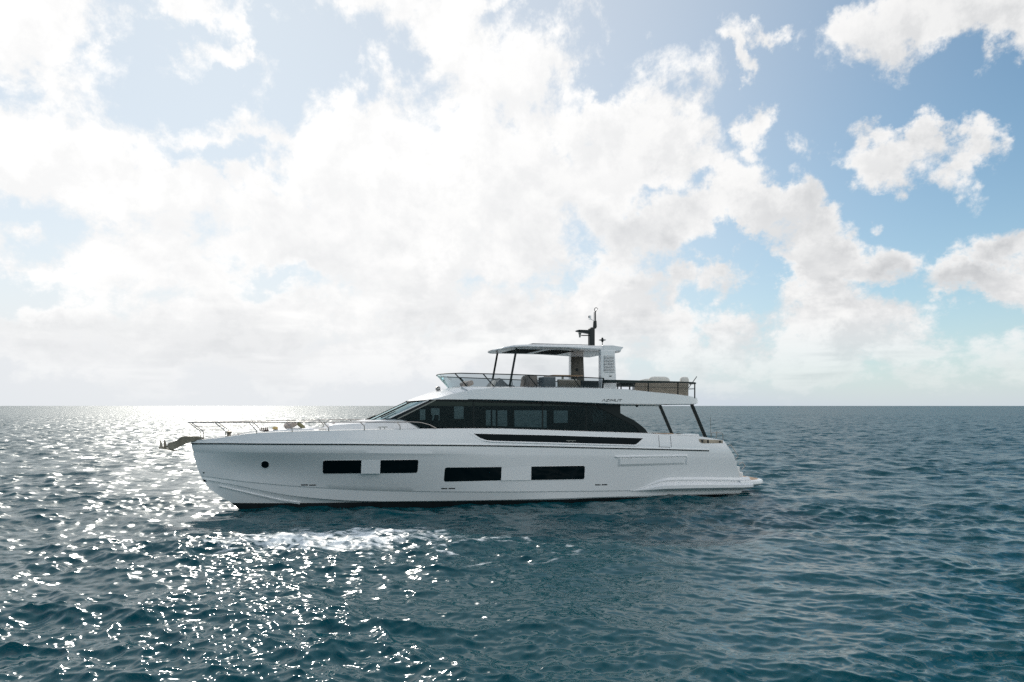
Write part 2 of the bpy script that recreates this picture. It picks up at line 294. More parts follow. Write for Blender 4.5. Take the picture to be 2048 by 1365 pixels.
 'anchor': [(-1.575, 0, 3.232), (-2.116, 0, 3.239), (-2.379, 0, 3.072), (-2.6, 0, 2.98), (-2.71, 0, 2.982), (-2.786, 0, 2.788), (-2.58, 0, 2.658), (-2.379, 0, 2.731), (-1.851, 0, 3.012)],
 'fluke': [(-3, 0, 3.075), (-2.96, 0, 2.742), (-2.93, 0, 3.085), (-2.86, 0, 2.718), (-3.06, 0, 2.755), (-2.247, 0, 2.528)],
 'windlass': [(-0.392, -0.5, 3.214), (-0.029, -0.5, 3.209), (-0.278, -0.5, 3.459)],
 'trunk': [(2.381, -1, 3.582), (3.689, -1, 3.614), (4.022, -1, 3.749), (5.032, -1, 3.81), (5.556, -1, 3.83), (5.832, -1, 3.909), (6.878, -1, 4.009)],
 'trunk_end': [(7.571, -2.2, 3.911), (8.229, -2.2, 3.537)],
 'cleat': [(6.097, -2.75, 3.659), (6.519, -2.75, 3.655), (6.194, -2.75, 3.56), (6.388, -2.75, 3.558)],
 'pillows': [(2.338, -0.8, 3.599), (2.751, -0.8, 3.595), (2.773, -0.8, 3.8), (3.057, -0.8, 3.615), (1.417, -0.8, 3.54), (1.226, -0.8, 3.509), (1.555, -0.8, 3.505), (2.015, -0.8, 3.534), (3.987, -0.8, 3.42), (4.054, -0.8, 3.721), (4.413, -0.8, 3.81)],
 'stern': [(23.389, -2.6, 4.009), (23.389, -2.6, 2.971), (23.451, -2.6, 3.207), (24.157, -2.6, 3.133), (24.157, -2.6, 2.776), (23.726, -2.6, 3.177)],
 'trail': [(24.713, -2.3, 2.466), (25.236, -2.3, 1.819), (25.471, -2.3, 1.501), (25.662, -2.3, 1.264)],
 'teak_top': [(20.084, -2.4, 3.194), (21.238, -2.4, 3.148), (21.504, -2.4, 3.145), (22.612, -2.4, 3.026)],
 'fly_items': [(10.321, -0.6, 5.687), (10.677, -0.6, 5.889), (11.01, -0.6, 5.694), (12.176, -0.6, 5.756), (12.281, -0.6, 5.983), (12.597, -0.6, 5.785), (13.637, -0.6, 5.873), (13.771, -0.6, 6.154), (14.259, -0.6, 6.11), (14.86, -0.6, 6.067), (14.86, -0.6, 5.603), (16.111, -0.6, 5.615), (15.136, -0.6, 6.212), (16.534, -0.6, 6.206), (14.668, -0.6, 6.09)],
}
# ------------------------------------------------------------------ materials
def mat(name, col, rough=0.4, metal=0.0, coat=0.0, bump=None, var=0.0, spec=0.5):
    m = bpy.data.materials.new(name); m.use_nodes = True
    t = m.node_tree; S = NT(t)
    b = t.nodes['Principled BSDF']
    b.inputs['Base Color'].default_value = (*col, 1)
    b.inputs['Roughness'].default_value = rough
    b.inputs['Metallic'].default_value = metal
    b.inputs['Coat Weight'].default_value = coat
    b.inputs['Coat Roughness'].default_value = 0.06
    b.inputs['Specular IOR Level'].default_value = spec
    tc = S.n('ShaderNodeTexCoord').outputs['Object']
    if var:
        n = S.noise(tc, 1.7, 4, 0.6)
        S.put(b.inputs['Base Color'], S.mix(S.ss(n, 0.3, 0.7), tuple(c*(1-var) for c in col)+(1,), tuple(min(1, c*(1+var)) for c in col)+(1,)))
    if bump:
        sc, st, det = bump
        bn = S.n('ShaderNodeBump'); bn.inputs['Strength'].default_value = st; bn.inputs['Distance'].default_value = 0.02
        S.put(bn.inputs['Height'], S.noise(tc, sc, det, 0.6)); S.put(b.inputs['Normal'], bn.outputs[0])
    return m
def glass(name, tint, rough=0.01):
    m = bpy.data.materials.new(name); m.use_nodes = True
    t = m.node_tree; t.nodes.clear(); S = NT(t)
    o = S.n('ShaderNodeOutputMaterial'); tr = S.n('ShaderNodeBsdfTransparent'); gl = S.n('ShaderNodeBsdfGlossy'); mx = S.n('ShaderNodeMixShader')
    tr.inputs[0].default_value = (*tint, 1); gl.inputs['Color'].default_value = (0.72, 0.96, 1, 1); gl.inputs['Roughness'].default_value = rough
    fr = S.n('ShaderNodeFresnel'); fr.inputs[0].default_value = 1.45
    t.links.new(fr.outputs[0], mx.inputs[0]); t.links.new(tr.outputs[0], mx.inputs[1]); t.links.new(gl.outputs[0], mx.inputs[2])
    t.links.new(mx.outputs[0], o.inputs[0])
    return m
M = {}
M['gel'] = mat('white_gelcoat', (0.80, 0.80, 0.80), 0.22, coat=0.35, var=0.012)
M['deckwhite'] = mat('white_deck', (0.74, 0.73, 0.71), 0.55, bump=(60, .15, 2))
M['anti'] = mat('black_antifouling', (0.008, 0.012, 0.014), 0.5, var=.3)
M['black'] = mat('black_paint', (0.006, 0.012, 0.013), 0.35, spec=0.25)
M['darkglass'] = mat('dark_hull_glass', (0.001, 0.006, 0.008), 0.04, spec=0.22)
M['opening'] = mat('dark_bulwark_glazing', (0.002, 0.007, 0.009), 0.3, spec=0.06)
M['tint'] = glass('tinted_saloon_glass', (0.145, 0.20, 0.21))
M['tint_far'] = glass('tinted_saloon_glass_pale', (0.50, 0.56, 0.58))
M['screen'] = glass('smoked_wind_screen_glass', (0.62, 0.66, 0.68))
M['wsglass'] = glass('windshield_glass', (0.50, 0.58, 0.60))
M['steel'] = mat('polished_steel', (0.34, 0.32, 0.30), 0.2, metal=1.0)
M['steeldk'] = mat('weathered_steel', (0.22, 0.195, 0.155), 0.4, metal=0.7, bump=(30, .3, 4), var=.35)
M['blind'] = mat('dark_skylight_blind', (0.012, 0.018, 0.018), 0.9, spec=0.1)
M['teak'] = mat('teak', (0.36, 0.23, 0.13), 0.55, bump=(25, .2, 4), var=.2)
M['capgreen'] = mat('dark_green_rail_paint', (0.010, 0.020, 0.019), 0.35)
M['wood'] = mat('brown_veneer', (0.05, 0.044, 0.034), 0.4, var=.25)
M['lining'] = mat('dark_saloon_lining', (0.006, 0.016, 0.018), 0.6)
M['groove'] = mat('louvre_gap', (0.10, 0.10, 0.105), 0.7)
M['cush'] = mat('cream_fabric', (0.74, 0.70, 0.64), 0.9, bump=(220, .25, 2))
M['blush'] = mat('blush_fabric', (0.62, 0.52, 0.46), 0.9, bump=(220, .25, 2))
M['taupe'] = mat('taupe_fabric', (0.36, 0.30, 0.26), 0.9, bump=(220, .25, 2), var=.15)
M['olive'] = mat('olive_fabric', (0.22, 0.20, 0.11), 0.9, bump=(220, .25, 2))
M['grey'] = mat('grey_fabric', (0.20, 0.215, 0.225), 0.9, bump=(200, .3, 2))
M['dark'] = mat('charcoal_fabric', (0.035, 0.04, 0.042), 0.9, bump=(200, .3, 2))
M['brown'] = mat('dark_brown_leather', (0.05, 0.025, 0.018), 0.45, bump=(80, .3, 3))
M['yellow'] = mat('mustard_towel', (0.62, 0.45, 0.20), 0.9, bump=(150, .5, 3))
M['leaf'] = mat('dark_leaf', (0.035, 0.06, 0.03), 0.6, var=.4)
def weave():
    m = bpy.data.materials.new('woven_rope'); m.use_nodes = True
    t = m.node_tree; S = NT(t); b = t.nodes['Principled BSDF']
    tc = S.n('ShaderNodeTexCoord').outputs['Object']
    x, y, z = S.sep(tc)
    u = S.m('ADD', x, y)
    a = S.m('SINE', S.m('MULTIPLY', u, 56.0)); c = S.m('SINE', S.m('MULTIPLY', z, 56.0))
    k = S.m('MULTIPLY', a, c)
    hole = S.ss(k, 0.15, 0.55)
    n = S.noise(tc, 9, 4, 0.6)
    base = S.mix(S.ss(n, .3, .7), (0.33, 0.28, 0.22, 1), (0.46, 0.40, 0.32, 1))
    S.put(b.inputs['Base Color'], S.mix(hole, base, (0.10, 0.075, 0.055, 1)))
    b.inputs['Roughness'].default_value = 0.85
    bn = S.n('ShaderNodeBump'); bn.inputs['Strength'].default_value = .6; bn.inputs['Distance'].default_value = .02
    S.put(bn.inputs['Height'], k); S.put(b.inputs['Normal'], bn.outputs[0])
    return m
M['weave'] = weave()

# ------------------------------------------------------------------ mesh builder (yacht frame: s from the stem aft, v to starboard, z up)
ORG = Vector((-12.62, 31.1, 0.09)); YAW = R(18)
ROT = Matrix.Rotation(YAW, 4, 'Z')
def world_of(p): return ORG + ROT @ Vector(p)
class MB:
    def __init__(s): s.v = []; s.f = []
    def add(s, vs, fs):
        k = len(s.v); s.v += [tuple(map(float, a)) for a in vs]; s.f += [tuple(i+k for i in f) for f in fs]; return s
    def grid(s, rows, cu=False, cv=False):
        nr, nc = len(rows), len(rows[0]); vs = [p for r in rows for p in r]; fs = []
        for i in range(nr-1+(1 if cu else 0)):
            for j in range(nc-1+(1 if cv else 0)):
                a, b = i, (i+1) % nr; c, d = j, (j+1) % nc
                fs.append((a*nc+c, a*nc+d, b*nc+d, b*nc+c))
        return s.add(vs, fs)
    def loft(s, rings, caps=True):              # closed rings
        s.grid(rings, cv=True)
        if caps:
            n = len(rings[0]); k = len(s.v)-n*len(rings)
            s.f.append(tuple(range(k, k+n))); s.f.append(tuple(range(len(s.v)-1, len(s.v)-1-n, -1)))
        return s
    def box(s, a, b):
        (x0, y0, z0), (x1, y1, z1) = a, b
        vs = [(x, y, z) for x in (x0, x1) for y in (y0, y1) for z in (z0, z1)]
        return s.add(vs, [(0, 1, 3, 2), (4, 6, 7, 5), (0, 4, 5, 1), (2, 3, 7, 6), (0, 2, 6, 4), (1, 5, 7, 3)])
    def prism(s, poly, v0, v1):                 # polygon in (s,z) between two v
        n = len(poly)
        vs = [(a, v0, b) for a, b in poly] + [(a, v1, b) for a, b in poly]
        fs = [tuple(range(n)), tuple(range(2*n-1, n-1, -1))] + [(i, i+n, (i+1) % n+n, (i+1) % n) for i in range(n)]
        return s.add(vs, fs)
    def slab(s, poly, z0, z1):                  # polygon in (s,v) between two z
        n = len(poly)
        vs = [(a, b, z0) for a, b in poly] + [(a, b, z1) for a, b in poly]
        fs = [tuple(range(n)), tuple(range(2*n-1, n-1, -1))] + [(i, i+n, (i+1) % n+n, (i+1) % n) for i in range(n)]
        return s.add(vs, fs)
    def tube(s, pts, r, n=8, closed=False):
        pts = [Vector(p) for p in pts]; rings = []
        for i, p in enumerate(pts):
            if closed: t = pts[(i+1) % len(pts)]-pts[i-1]
            else: t = pts[min(i+1, len(pts)-1)]-pts[max(i-1, 0)]
            t.normalize()
            up = Vector((0, 0, 1)) if abs(t.z) < .9 else Vector((0, 1, 0))
            a = t.cross(up).normalized(); b = a.cross(t)
            rad = r[i] if isinstance(r, (list, tuple)) else r
            rings.append([p + a*rad*math.cos(2*math.pi*k/n) + b*rad*math.sin(2*math.pi*k/n) for k in range(n)])
        if closed: return s.grid(rings, cu=True, cv=True)
        return s.loft(rings)
    def rbar(s, p, q, w, h, side=(0, 1, 0)):     # rectangular bar; w along 'side'
        p, q = Vector(p), Vector(q); t = (q-p).normalized(); a = Vector(side); a = (a-t*a.dot(t)).normalized(); b = t.cross(a)
        ring = lambda c: [c+a*w/2+b*h/2, c-a*w/2+b*h/2, c-a*w/2-b*h/2, c+a*w/2-b*h/2]
        return s.loft([ring(p), ring(q)])
    def lathe(s, c, prof, n=20, axis='z'):
        rings = []
        for r, h in prof:
            ring = []
            for k in range(n):
                a, b = r*math.cos(2*math.pi*k/n), r*math.sin(2*math.pi*k/n)
                d = {'z': (a, b, h), 'v': (a, h, b), 's': (h, a, b)}[axis]
                ring.append((c[0]+d[0], c[1]+d[1], c[2]+d[2]))
            rings.append(ring)
        return s.loft(rings)
    def pillow(s, c, size, n=10, rot=None):      # plump cushion
        sx, sy, sz = [d/2 for d in size]; rows = []
        Rm = rot or Matrix.Identity(3)
        for i in range(n*2+1):
            th = -math.pi/2+math.pi*i/(2*n); row = []
            for j in range(4*n):
                ph = 2*math.pi*j/(4*n)
                sg = lambda x, e: math.copysign(abs(x)**e, x)
                p = Vector((sx*sg(math.cos(th), .45)*sg(math.cos(ph), .38), sy*sg(math.cos(th), .45)*sg(math.sin(ph), .38), sz*sg(math.sin(th), .75)))
                row.append(Vector(c)+Rm@p)
            rows.append(row)
        return s.grid(rows, cv=True)
    def mirror(s):
        n = len(s.v); s.v += [(a, -b, c) for a, b, c in s.v]; s.f += [tuple(i+n for i in reversed(f)) for f in list(s.f)]; return s
    def build(s, name, m, parent=None, base=None, smooth=35, bevel=0, recalc=True):
        me = bpy.data.meshes.new(name)
        b0 = Vector(base) if base is not None else Vector((0, 0, 0))
        me.from_pydata([tuple(Vector(a)-b0) for a in s.v], [], s.f)
        if recalc:
            bm = bmesh.new(); bm.from_mesh(me)
            bmesh.ops.remove_doubles(bm, verts=bm.verts, dist=1e-5)
            bmesh.ops.recalc_face_normals(bm, faces=bm.faces)
            bm.to_mesh(me); bm.free()
        me.materials.append(m)
        if smooth:
            me.shade_smooth(); me.set_sharp_from_angle(angle=R(smooth))
        o = bpy.data.objects.new(name, me); COL.objects.link(o)
        if bevel:
            md = o.modifiers.new('bevel', 'BEVEL'); md.width = bevel; md.segments = 2; md.limit_method = 'ANGLE'; md.angle_limit = R(40); md.harden_normals = False
        if parent is not None: o.parent = parent
        elif base is not None:
            o.location = world_of(base); o.rotation_euler = (0, 0, YAW)
        return o
def tag(o, label=None, cat=None, group=None):
    if label: o['label'] = label
    if cat: o['category'] = cat
    if group: o['group'] = group
    return o
def thing(name, label, cat, base, group=None):
    o = bpy.data.objects.new(name, None); COL.objects.link(o)
    o.empty_display_size = .3
    o.location = world_of(base); o.rotation_euler = (0, 0, YAW)
    return tag(o, label, cat, group)
def interp(tab, x):
    if x <= tab[0][0]: return tab[0][1]
    for a, b in zip(tab, tab[1:]):
        if x <= b[0]: return a[1]+(b[1]-a[1])*(x-a[0])/(b[0]-a[0]) if b[0] > a[0] else b[1]
    return tab[-1][1]
def smooth_tab(pts, win=0.7, n=260):
    xs = np.array([q[0] for q in pts]); ys = np.array([q[-1] for q in pts])
    o = np.argsort(xs, kind='stable'); xs, ys = xs[o], ys[o]
    x = np.linspace(xs[0], xs[-1], n); y = np.interp(x, xs, ys); d = x[1]-x[0]
    k = max(1, int(win/d)); pad = np.concatenate([2*y[0]-y[k:0:-1], y, 2*y[-1]-y[-2:-k-2:-1]])
    ker = np.hanning(2*k+1+2)[1:-1]; ker /= ker.sum()
    y2 = np.convolve(pad, ker, mode='valid')
    return list(zip(x.tolist(), y2.tolist()))
def lin(a, b, n): return [a+(b-a)*i/(n-1) for i in range(n)]

# ------------------------------------------------------------------ the yacht
yacht = thing('motor_yacht', 'large white flybridge motor yacht with dark tinted windows lying side on in the sea', 'yacht', (0, 0, 0))

def full(B, s0, L, p_, aft=0.0):
    def b(s):
        x = min(max((s-s0)/L, 0), 1); r = B*(1-(1-x)**p_)
        return r-aft*((s-16)/9)**2 if s > 16 else r
    return b
b_rub = full(3.10, -1.83, 11.5, 2.5, 0.12)
def b_gun(s): return max(0, b_rub(s)-0.13*min(1, max(0, (s+1.83)/3)))
b_kn = full(3.10, -1.76, 11.7, 2.42, 0.12)
b_uc = full(2.90, -1.44, 15.0, 1.65, 0.10)
b_lc = full(2.82, -1.37, 16.0, 1.60, 0.08)
b_bt = full(2.74, -0.16, 15.5, 1.75, 0.06)
LN = {}
for nm, b in (('gun', b_gun), ('rub', b_rub), ('knuckle', b_kn), ('upper_chine', b_uc), ('lower_chine', b_lc), ('boot', b_bt)):
    pts = [(q[0], q[2]) for q in T[nm]]
    LN[nm] = (b, smooth_tab(pts, 0.9 if nm not in ('gun',) else 0.8), pts[0][0], pts[-1][0])
ORDER = ['gun', 'rub', 'knuckle', 'upper_chine', 'lower_chine', 'boot']
def hollow(s, f): return 0.17*math.exp(-((s-1.6)/3.0)**2)*math.sin(math.pi*f)*min(1, max(0, (s+1.4)/1.5))   # flare of the bow
def hz_(nm, s): return interp(LN[nm][1], s)
def bh(s, z):
    L = [(hz_(n, s), LN[n][0](s)) for n in ORDER]
    if z >= L[0][0]: return L[0][1]
    for k, ((za, ba), (zb, bb)) in enumerate(zip(L, L[1:])):
        if z >= zb:
            f = (za-z)/max(1e-6, za-zb)
            return ba+(bb-ba)*f-(hollow(s, f) if k == 2 else 0)
    return L[-1][1]

def make_hull():
    NT_ = 110
    rows = []
    def row(nm, dv=0.0, dz=0.0):
        b, tab, s0, s1 = LN[nm]; r = []
        for i in range(NT_):
            t = i/(NT_-1); t = t**1.25
            s = s0+(s1-s0)*t
            r.append((s, -max(0.0, b(s)-dv), interp(tab, s)+dz))
        return r
    stem_ = sorted((q[2], q[0]) for q in T['stem'])
    def mid(a, b, f):                              # in-between row; its forward end follows the curved stem
        r = [tuple(p+(q-p)*f for p, q in zip(x, y)) for x, y in zip(a, b)]
        d = interp(stem_, r[0][2])-r[0][0]
        return [(s+d*(1-i/(NT_-1))**9, v, z) for i, (s, v, z) in enumerate(r)]
    G = row('gun'); Rb = row('rub'); K = row('knuckle'); K2 = [(s, min(0, v+.022*min(1, max(0, (11-s)/3))), z-.03) for s, v, z in row('knuckle')]
    U = row('upper_chine'); U2 = row('upper_chine', 0.045, -0.035); L = row('lower_chine'); L2 = row('lower_chine', 0.06, -0.03); B = row('boot')
    rows = [G, mid(G, Rb, .5), Rb, mid(Rb, K, .5), K, K2]
    rows += [[(s, min(0, v+hollow(s, f)), z) for s, v, z in mid(K2, U, f)] for f in (.08, .16, .25, .37, .5, .63, .75, .88)] + [U, U2, mid(U2, L, .5), L, L2]
    rows += [mid(L2, B, f) for f in (.15, .3, .5, .7, .85)] + [B]
    mb = MB().grid(rows).mirror()
    # transom: joins the after ends of the near and far side
    end = [r[-1] for r in rows]
    mb.grid([[(a, b*f, c) for f in (1, .5, 0, -.5, -1)] for a, b, c in end])
    hull = mb.build('hull', M['gel'], yacht, smooth=28)
    # antifouling below the boot line
    rb = [B] + [[(s+.283*k*max(0, 1-(s+.16)/5), v*(1-.05*k), z-.25*k) for s, v, z in B] for k in (1, 2)]
    w = MB().grid([[(s, v-0.002, z) for s, v, z in r] for r in rb]).mirror()
    w.grid([[(a, b*f, c) for f in (1, 0, -1)] for a, b, c in [r[-1] for r in rb]])
    w.build('antifouling', M['anti'], hull)
    # forefoot of the stem, black under water
    return hull
hull = make_hull()

def colpatch(name, m, top, bot, off, parent, vfun=None, n=26, rl=0, rr=0, depth=0.03, nv=4, bevel=0, ends=None):
    """A thin closed plate lying on the hull side: top and bottom edge given as (s, z), with rounded left/right corners."""
    vf = vfun or bh
    s0 = max(min(a[0] for a in top), min(a[0] for a in bot)); s1 = min(max(a[0] for a in top), max(a[0] for a in bot))
    ss_ = [s0+(s1-s0)*(0.5-0.5*math.cos(math.pi*i/(n-1))) for i in range(n)]
    cols = []
    for s in ss_:
        zt, zb = interp(top, s), interp(bot, s)
        for r_, d in ((rl, s-s0), (rr, s1-s)):
            if r_ and d < r_:
                q = r_-math.sqrt(max(0, r_*r_-(r_-d)**2)); zt -= q; zb += q
        cols.append((s, zt, max(0.004, zt-zb)))
    fr = [[(s, -(vf(s, zt-h*k/nv)+off), zt-h*k/nv) for k in range(nv+1)] for s, zt, h in cols]
    bk = [[(s, v+depth+off, z) for s, v, z in c] for c in fr]
    rings = [f+list(reversed(b)) for f, b in zip(fr, bk)]
    return MB().loft(rings).build(name, m, parent, smooth=30, bevel=bevel)
def tb(key, ntop):                                # split a traced outline into its top and bottom edge
    q = [(a[0], a[2]) for a in T[key]]
    return sorted(q[:ntop]), sorted(q[ntop:])

# rub rail
rr_ = [(q[0], q[2]) for q in T['rub_rail']]; rr_ = smooth_tab(rr_, .5)
colpatch('rub_rail', M['black'], [(s, z+.026) for s, z in rr_], [(s, z-.026) for s, z in rr_], .028, hull, n=90, nv=1)
colpatch('rub_moulding', M['gel'], [(s, z+.075) for s, z in rr_], [(s, z+.03) for s, z in rr_], .03, hull, n=90, nv=1)

# hull windows with their white lips
def hull_window(key, rl, rr):
    q = [(a[0], a[2]) for a in T[key]]
    s0, s1 = min(a[0] for a in q), max(a[0] for a in q)
    tl = max(a[1] for a in q if a[0] < s0+.2); tr = max(a[1] for a in q if a[0] > s1-.2)
    bl = min(a[1] for a in q if a[0] < s0+.2); br = min(a[1] for a in q if a[0] > s1-.2)
    g = .035
    fr = colpatch('window_frame', M['gel'], [(s0-g*(rl > 0), tl+.012), (s1+g*(rr > 0), tr+.012)], [(s0-g*(rl > 0), bl-.03), (s1+g*(rr > 0), br-.03)], .012, hull, rl=rl*1.2, rr=rr*1.2)
    colpatch('window_pane', M['darkglass'], [(s0, tl), (s1, tr)], [(s0, bl), (s1, br)], .018, fr, rl=rl, rr=rr)
hull_window('hull_window_a', .09, 0); hull_window('hull_window_b', 0, .09)
hull_window('hull_window_c', .09, 0); hull_window('hull_window_d', 0, .09)
for k in ('hull_panel_a', 'hull_panel_b'):
    q = [(a[0], a[2]) for a in T[k]]
    zt_ = q[0][1]-.01
    colpatch('window_infill_panel', M['gel'], [q[0], q[1]], [q[3], q[2]], .0085, hull, n=10, vfun=lambda s, z: .5*bh(s, z)+.5*bh(s, zt_), depth=.12)
# porthole
pc = T['porthole'][0]; pr = 0.165
def disc(name, m, s, z, r, off, parent):
    return colpatch(name, m, [(s-r, z+r), (s+r, z+r)], [(s-r, z-r), (s+r, z-r)], off, parent, rl=r, rr=r, n=28)
ph = disc('porthole_rim', M['gel'], pc[0], pc[2], pr+.025, .012, hull)
disc('porthole_pane', M['darkglass'], pc[0], pc[2], pr, .018, ph)
disc('mooring_eye', M['steel'], -1.30, 1.60, .035, .012, hull)
for i in range(6):
    q = [(a[0], a[2]) for a in T['vent%d' % i]]
    colpatch('vent_slot', M['black'], [q[0], q[1]], [q[3], q[2]], .006, hull, n=4, nv=1)
# fold-down side balcony: raised frame and raised leaf with bevelled edges
q = [(a[0], a[2]) for a in T['recess']]
q2 = [(a[0], a[2]) for a in T['recess_in']]
def moulding(name, s0, s1, za, zb, prof, taper=.06, n=40):
    # prof: (fraction of the height from the top edge, stand-off); the ends run out to the hull
    rows = []
    for i in range(n):
        s = s0+(s1-s0)*i/(n-1); k = min(1, (s-s0)/taper, (s1-s)/taper); f = i/(n-1)
        zt, z_b = za[0]+(za[1]-za[0])*f, zb[0]+(zb[1]-zb[0])*f
        r = [(s, -(bh(s, zt+(z_b-zt)*h)+.004+o*k), zt+(z_b-zt)*h) for h, o in prof]
        rows.append(r+[(s, v+.06, z) for s, v, z in (r[-1], r[0])])
    return MB().loft(rows).build(name, M['gel'], hull, smooth=20)
lp_ = moulding('balcony_lip', q[0][0], q[1][0], (q[0][1]+.03, q[1][1]+.03), (q[0][1]-.075, q[1][1]-.075), [(0, 0), (.45, .065), (.72, .07), (1, 0.0)], .05)
moulding('balcony_leaf', q2[0][0], q2[1][0], (q2[0][1]-.02, q2[1][1]-.02), (q[3][1]+.02, q[2][1]+.02), [(0, 0), (.07, .055), (.72, .06), (1, 0)], .05)
moulding('balcony_end', q[1][0]-.09, q[1][0]+.03, (q[1][1]-.05, q[1][1]-.05), (q[2][1]+.02, q[2][1]+.02), [(0, .02), (.1, .06), (.9, .06), (1, .0)], .05, 7)
# dark window set in the bulwark, with its sloped white surround
top, bot = tb('bulwark_window', 3); bot = sorted(bot+[top[0], top[-1]])
top = [(s, z) for s, z in top]
t2, b2 = tb('bulwark_frame', 3); b2 = sorted(b2+[t2[0], t2[-1]])
bf = colpatch('bulwark_window_surround', M['gel'], t2, b2, .012, hull, n=60)
colpatch('bulwark_window', M['opening'], top, bot, .02, bf, n=60)
lip = [(s, z) for s, z in b2 if 10.7 < s < 18.95]
colpatch('bulwark_window_sill', M['gel'], [(s, z+.035) for s, z in lip], lip, .05, bf, n=40, nv=1, bevel=.012)
c = MB(); c.rbar((15.0, -3.09, 2.93), (15.5, -3.09, 2.915), .04, .03); c.rbar((15.15, -3.07, 2.93), (15.15, -3.07, 2.86), .03, .03, (1, 0, 0)); c.rbar((15.35, -3.07, 2.93), (15.35, -3.07, 2.86), .03, .03, (1, 0, 0))
c.build('mooring_cleat', M['steel'], hull)
# boarding gate seam
g = T['gate']
for a, b in ((g[0], g[3]), (g[1], g[2])):
    colpatch('gate_seam', M['groove'], [(a[0]-.012, a[2]), (a[0]+.012, a[2])], [(a[0]-.012, b[2]), (a[0]+.012, b[2])], .004, hull, n=3, nv=8)
colpatch('gate_seam', M['groove'], [(g[3][0], g[3][2]+.012), (g[2][0], g[2][2]+.012)], [(g[3][0], g[3][2]-.012), (g[2][0], g[2][2]-.012)], .004, hull, n=6, nv=1)
# spray rail at the forefoot
sp = T['spray']; ring = []
for i, a in enumerate(sp):
    w = .015+.03*i/(len(sp)-1); h = .03+.07*i/(len(sp)-1)
    vv = bh(a[0], a[2]); vb = bh(a[0], a[2]-h)
    ring.append([(a[0], -(vv-.03), a[2]+.01), (a[0], -(vv+w), a[2]-.01), (a[0], -(vb+w*.9), a[2]-h), (a[0], -(vb-.03), a[2]-h-.02)])
MB().loft(ring).mirror().build('spray_rail', M['gel'], hull)
# fairlead opening of polished steel in the quarter
t3, b3 = tb('fairlead', 2)
fl_ = colpatch('fairlead', M['steeldk'], t3, sorted(b3+[t3[0]]), .012, hull, n=20)
for s in (22.6, 22.95, 23.7):
    zt = interp(t3, s)-.03; zb = interp(sorted(b3), s)+.02
    colpatch('fairlead_bar', M['black'], [(s, zt), (s+.1, zt)], [(s, zb), (s+.1, zb)], .03, fl_, n=4, nv=1)

# quarter sponsons and swim platform
def sponson():
    mb = MB(); rings = []
    st = [(a[0], a[2]) for a in T['sponson_top']]; sb = [(T['sponson_top'][0][0], T['sponson_top'][0][2]-.02)]+[(a[0], a[2]) for a in T['sponson_bot']]
    st2, sb2 = smooth_tab(st, .35), smooth_tab(sb, .25)
    for i in range(40):
        s = 18.54+(25.6-18.54)*i/39
        zt, zb = interp(st2, s), min(interp(sb2, s), interp(st2, s)-.02)
        g = min(1, max(0, (s-18.54)/2.4)); g = g*g*(3-2*g); w = .34*g+.012
        b = bh(min(s, 24.9), zt); bb = bh(min(s, 24.9), zb)
        ch = min(.16, (zt-zb)*.4)
        h = zt-zb; lp = min(.10, h*.5)
        rings.append([(s, -(b-.1), zt+.17*g), (s, -(b+.003), zt+.16*g), (s, -(b+.02+.10*g), zt+.03), (s, -(b+.012+.03*g), zt-.06*g), (s, -(b+w*.8), zt-.06*g-h*.22), (s, -(b+w), zt-.06*g-h*.34), (s, -(b+w), zb+h*.22), (s, -(bb+w*.72), zb), (s, -(bb-.1), zb)])
    return mb.loft(rings).mirror()
sponson().build('sponson', M['gel'], hull, smooth=25)
pl = [(24.9, 3.10), (25.7, 3.08), (26.2, 2.98), (26.55, 2.78), (26.72, 2.4), (26.78, 1.2), (26.8, 0)]
pl = pl + [(a, -b) for a, b in reversed(pl[:-1])]
def inset(d): return [(max(24.9, a-d), b-math.copysign(min(abs(b), d), b)) for a, b in pl]
rg = [[(a, b, z) for a, b in inset(d)] for d, z in ((.10, .655), (.03, .64), (0, .56), (0, .45), (.10, .34), (.34, .225))]
plat = MB().loft(rg).build('swim_platform', M['gel'], yacht, smooth=35)
MB().slab([(max(a, 25.1), b*.99) for a, b in inset(.16)], .64, .668).build('teak_decking', M['teak'], plat)
# stairs moulded in the transom, both sides
for sg in (-1,):
    st = MB()
    for k in range(6):
        st.box((24.1+.2*k, -2.55, .6), (24.45+.2*k, -1.6, 2.55-.3*k))
    st.build('transom_steps', M['deckwhite'], yacht, bevel=.02)
for key, pts in (('a', [T['trail'][0], T['trail'][1]]), ('b', [T['trail'][2], T['trail'][3]])):
    a, b = [Vector(p) for p in pts]
    nrm = Vector((.11, 0, .075)); ins = Vector((-.10, 0, -.07))
    MB().tube([a+ins, a+nrm*.6, a+nrm+(b-a)*.06, b+nrm-(b-a)*.06, b+nrm*.6, b+ins], .02).build('transom_handrail', M['steel'], yacht)
# stern rail and staff socket
q = T['stern']
MB().tube([q[0], q[1]], .012).build('stern_antenna', M['steel'], yacht)
sr = MB().tube([(23.45, -2.6, 2.95), (23.45, -2.6, 3.17), (23.55, -2.6, 3.2), (24.0, -2.6, 3.2), (24.12, -2.6, 3.14), (24.16, -2.6, 2.78)], .016)
sr.tube([(23.76, -2.6, 2.9), (23.76, -2.6, 3.25)], .022)
sr.build('stern_rail', M['steel'], yacht)

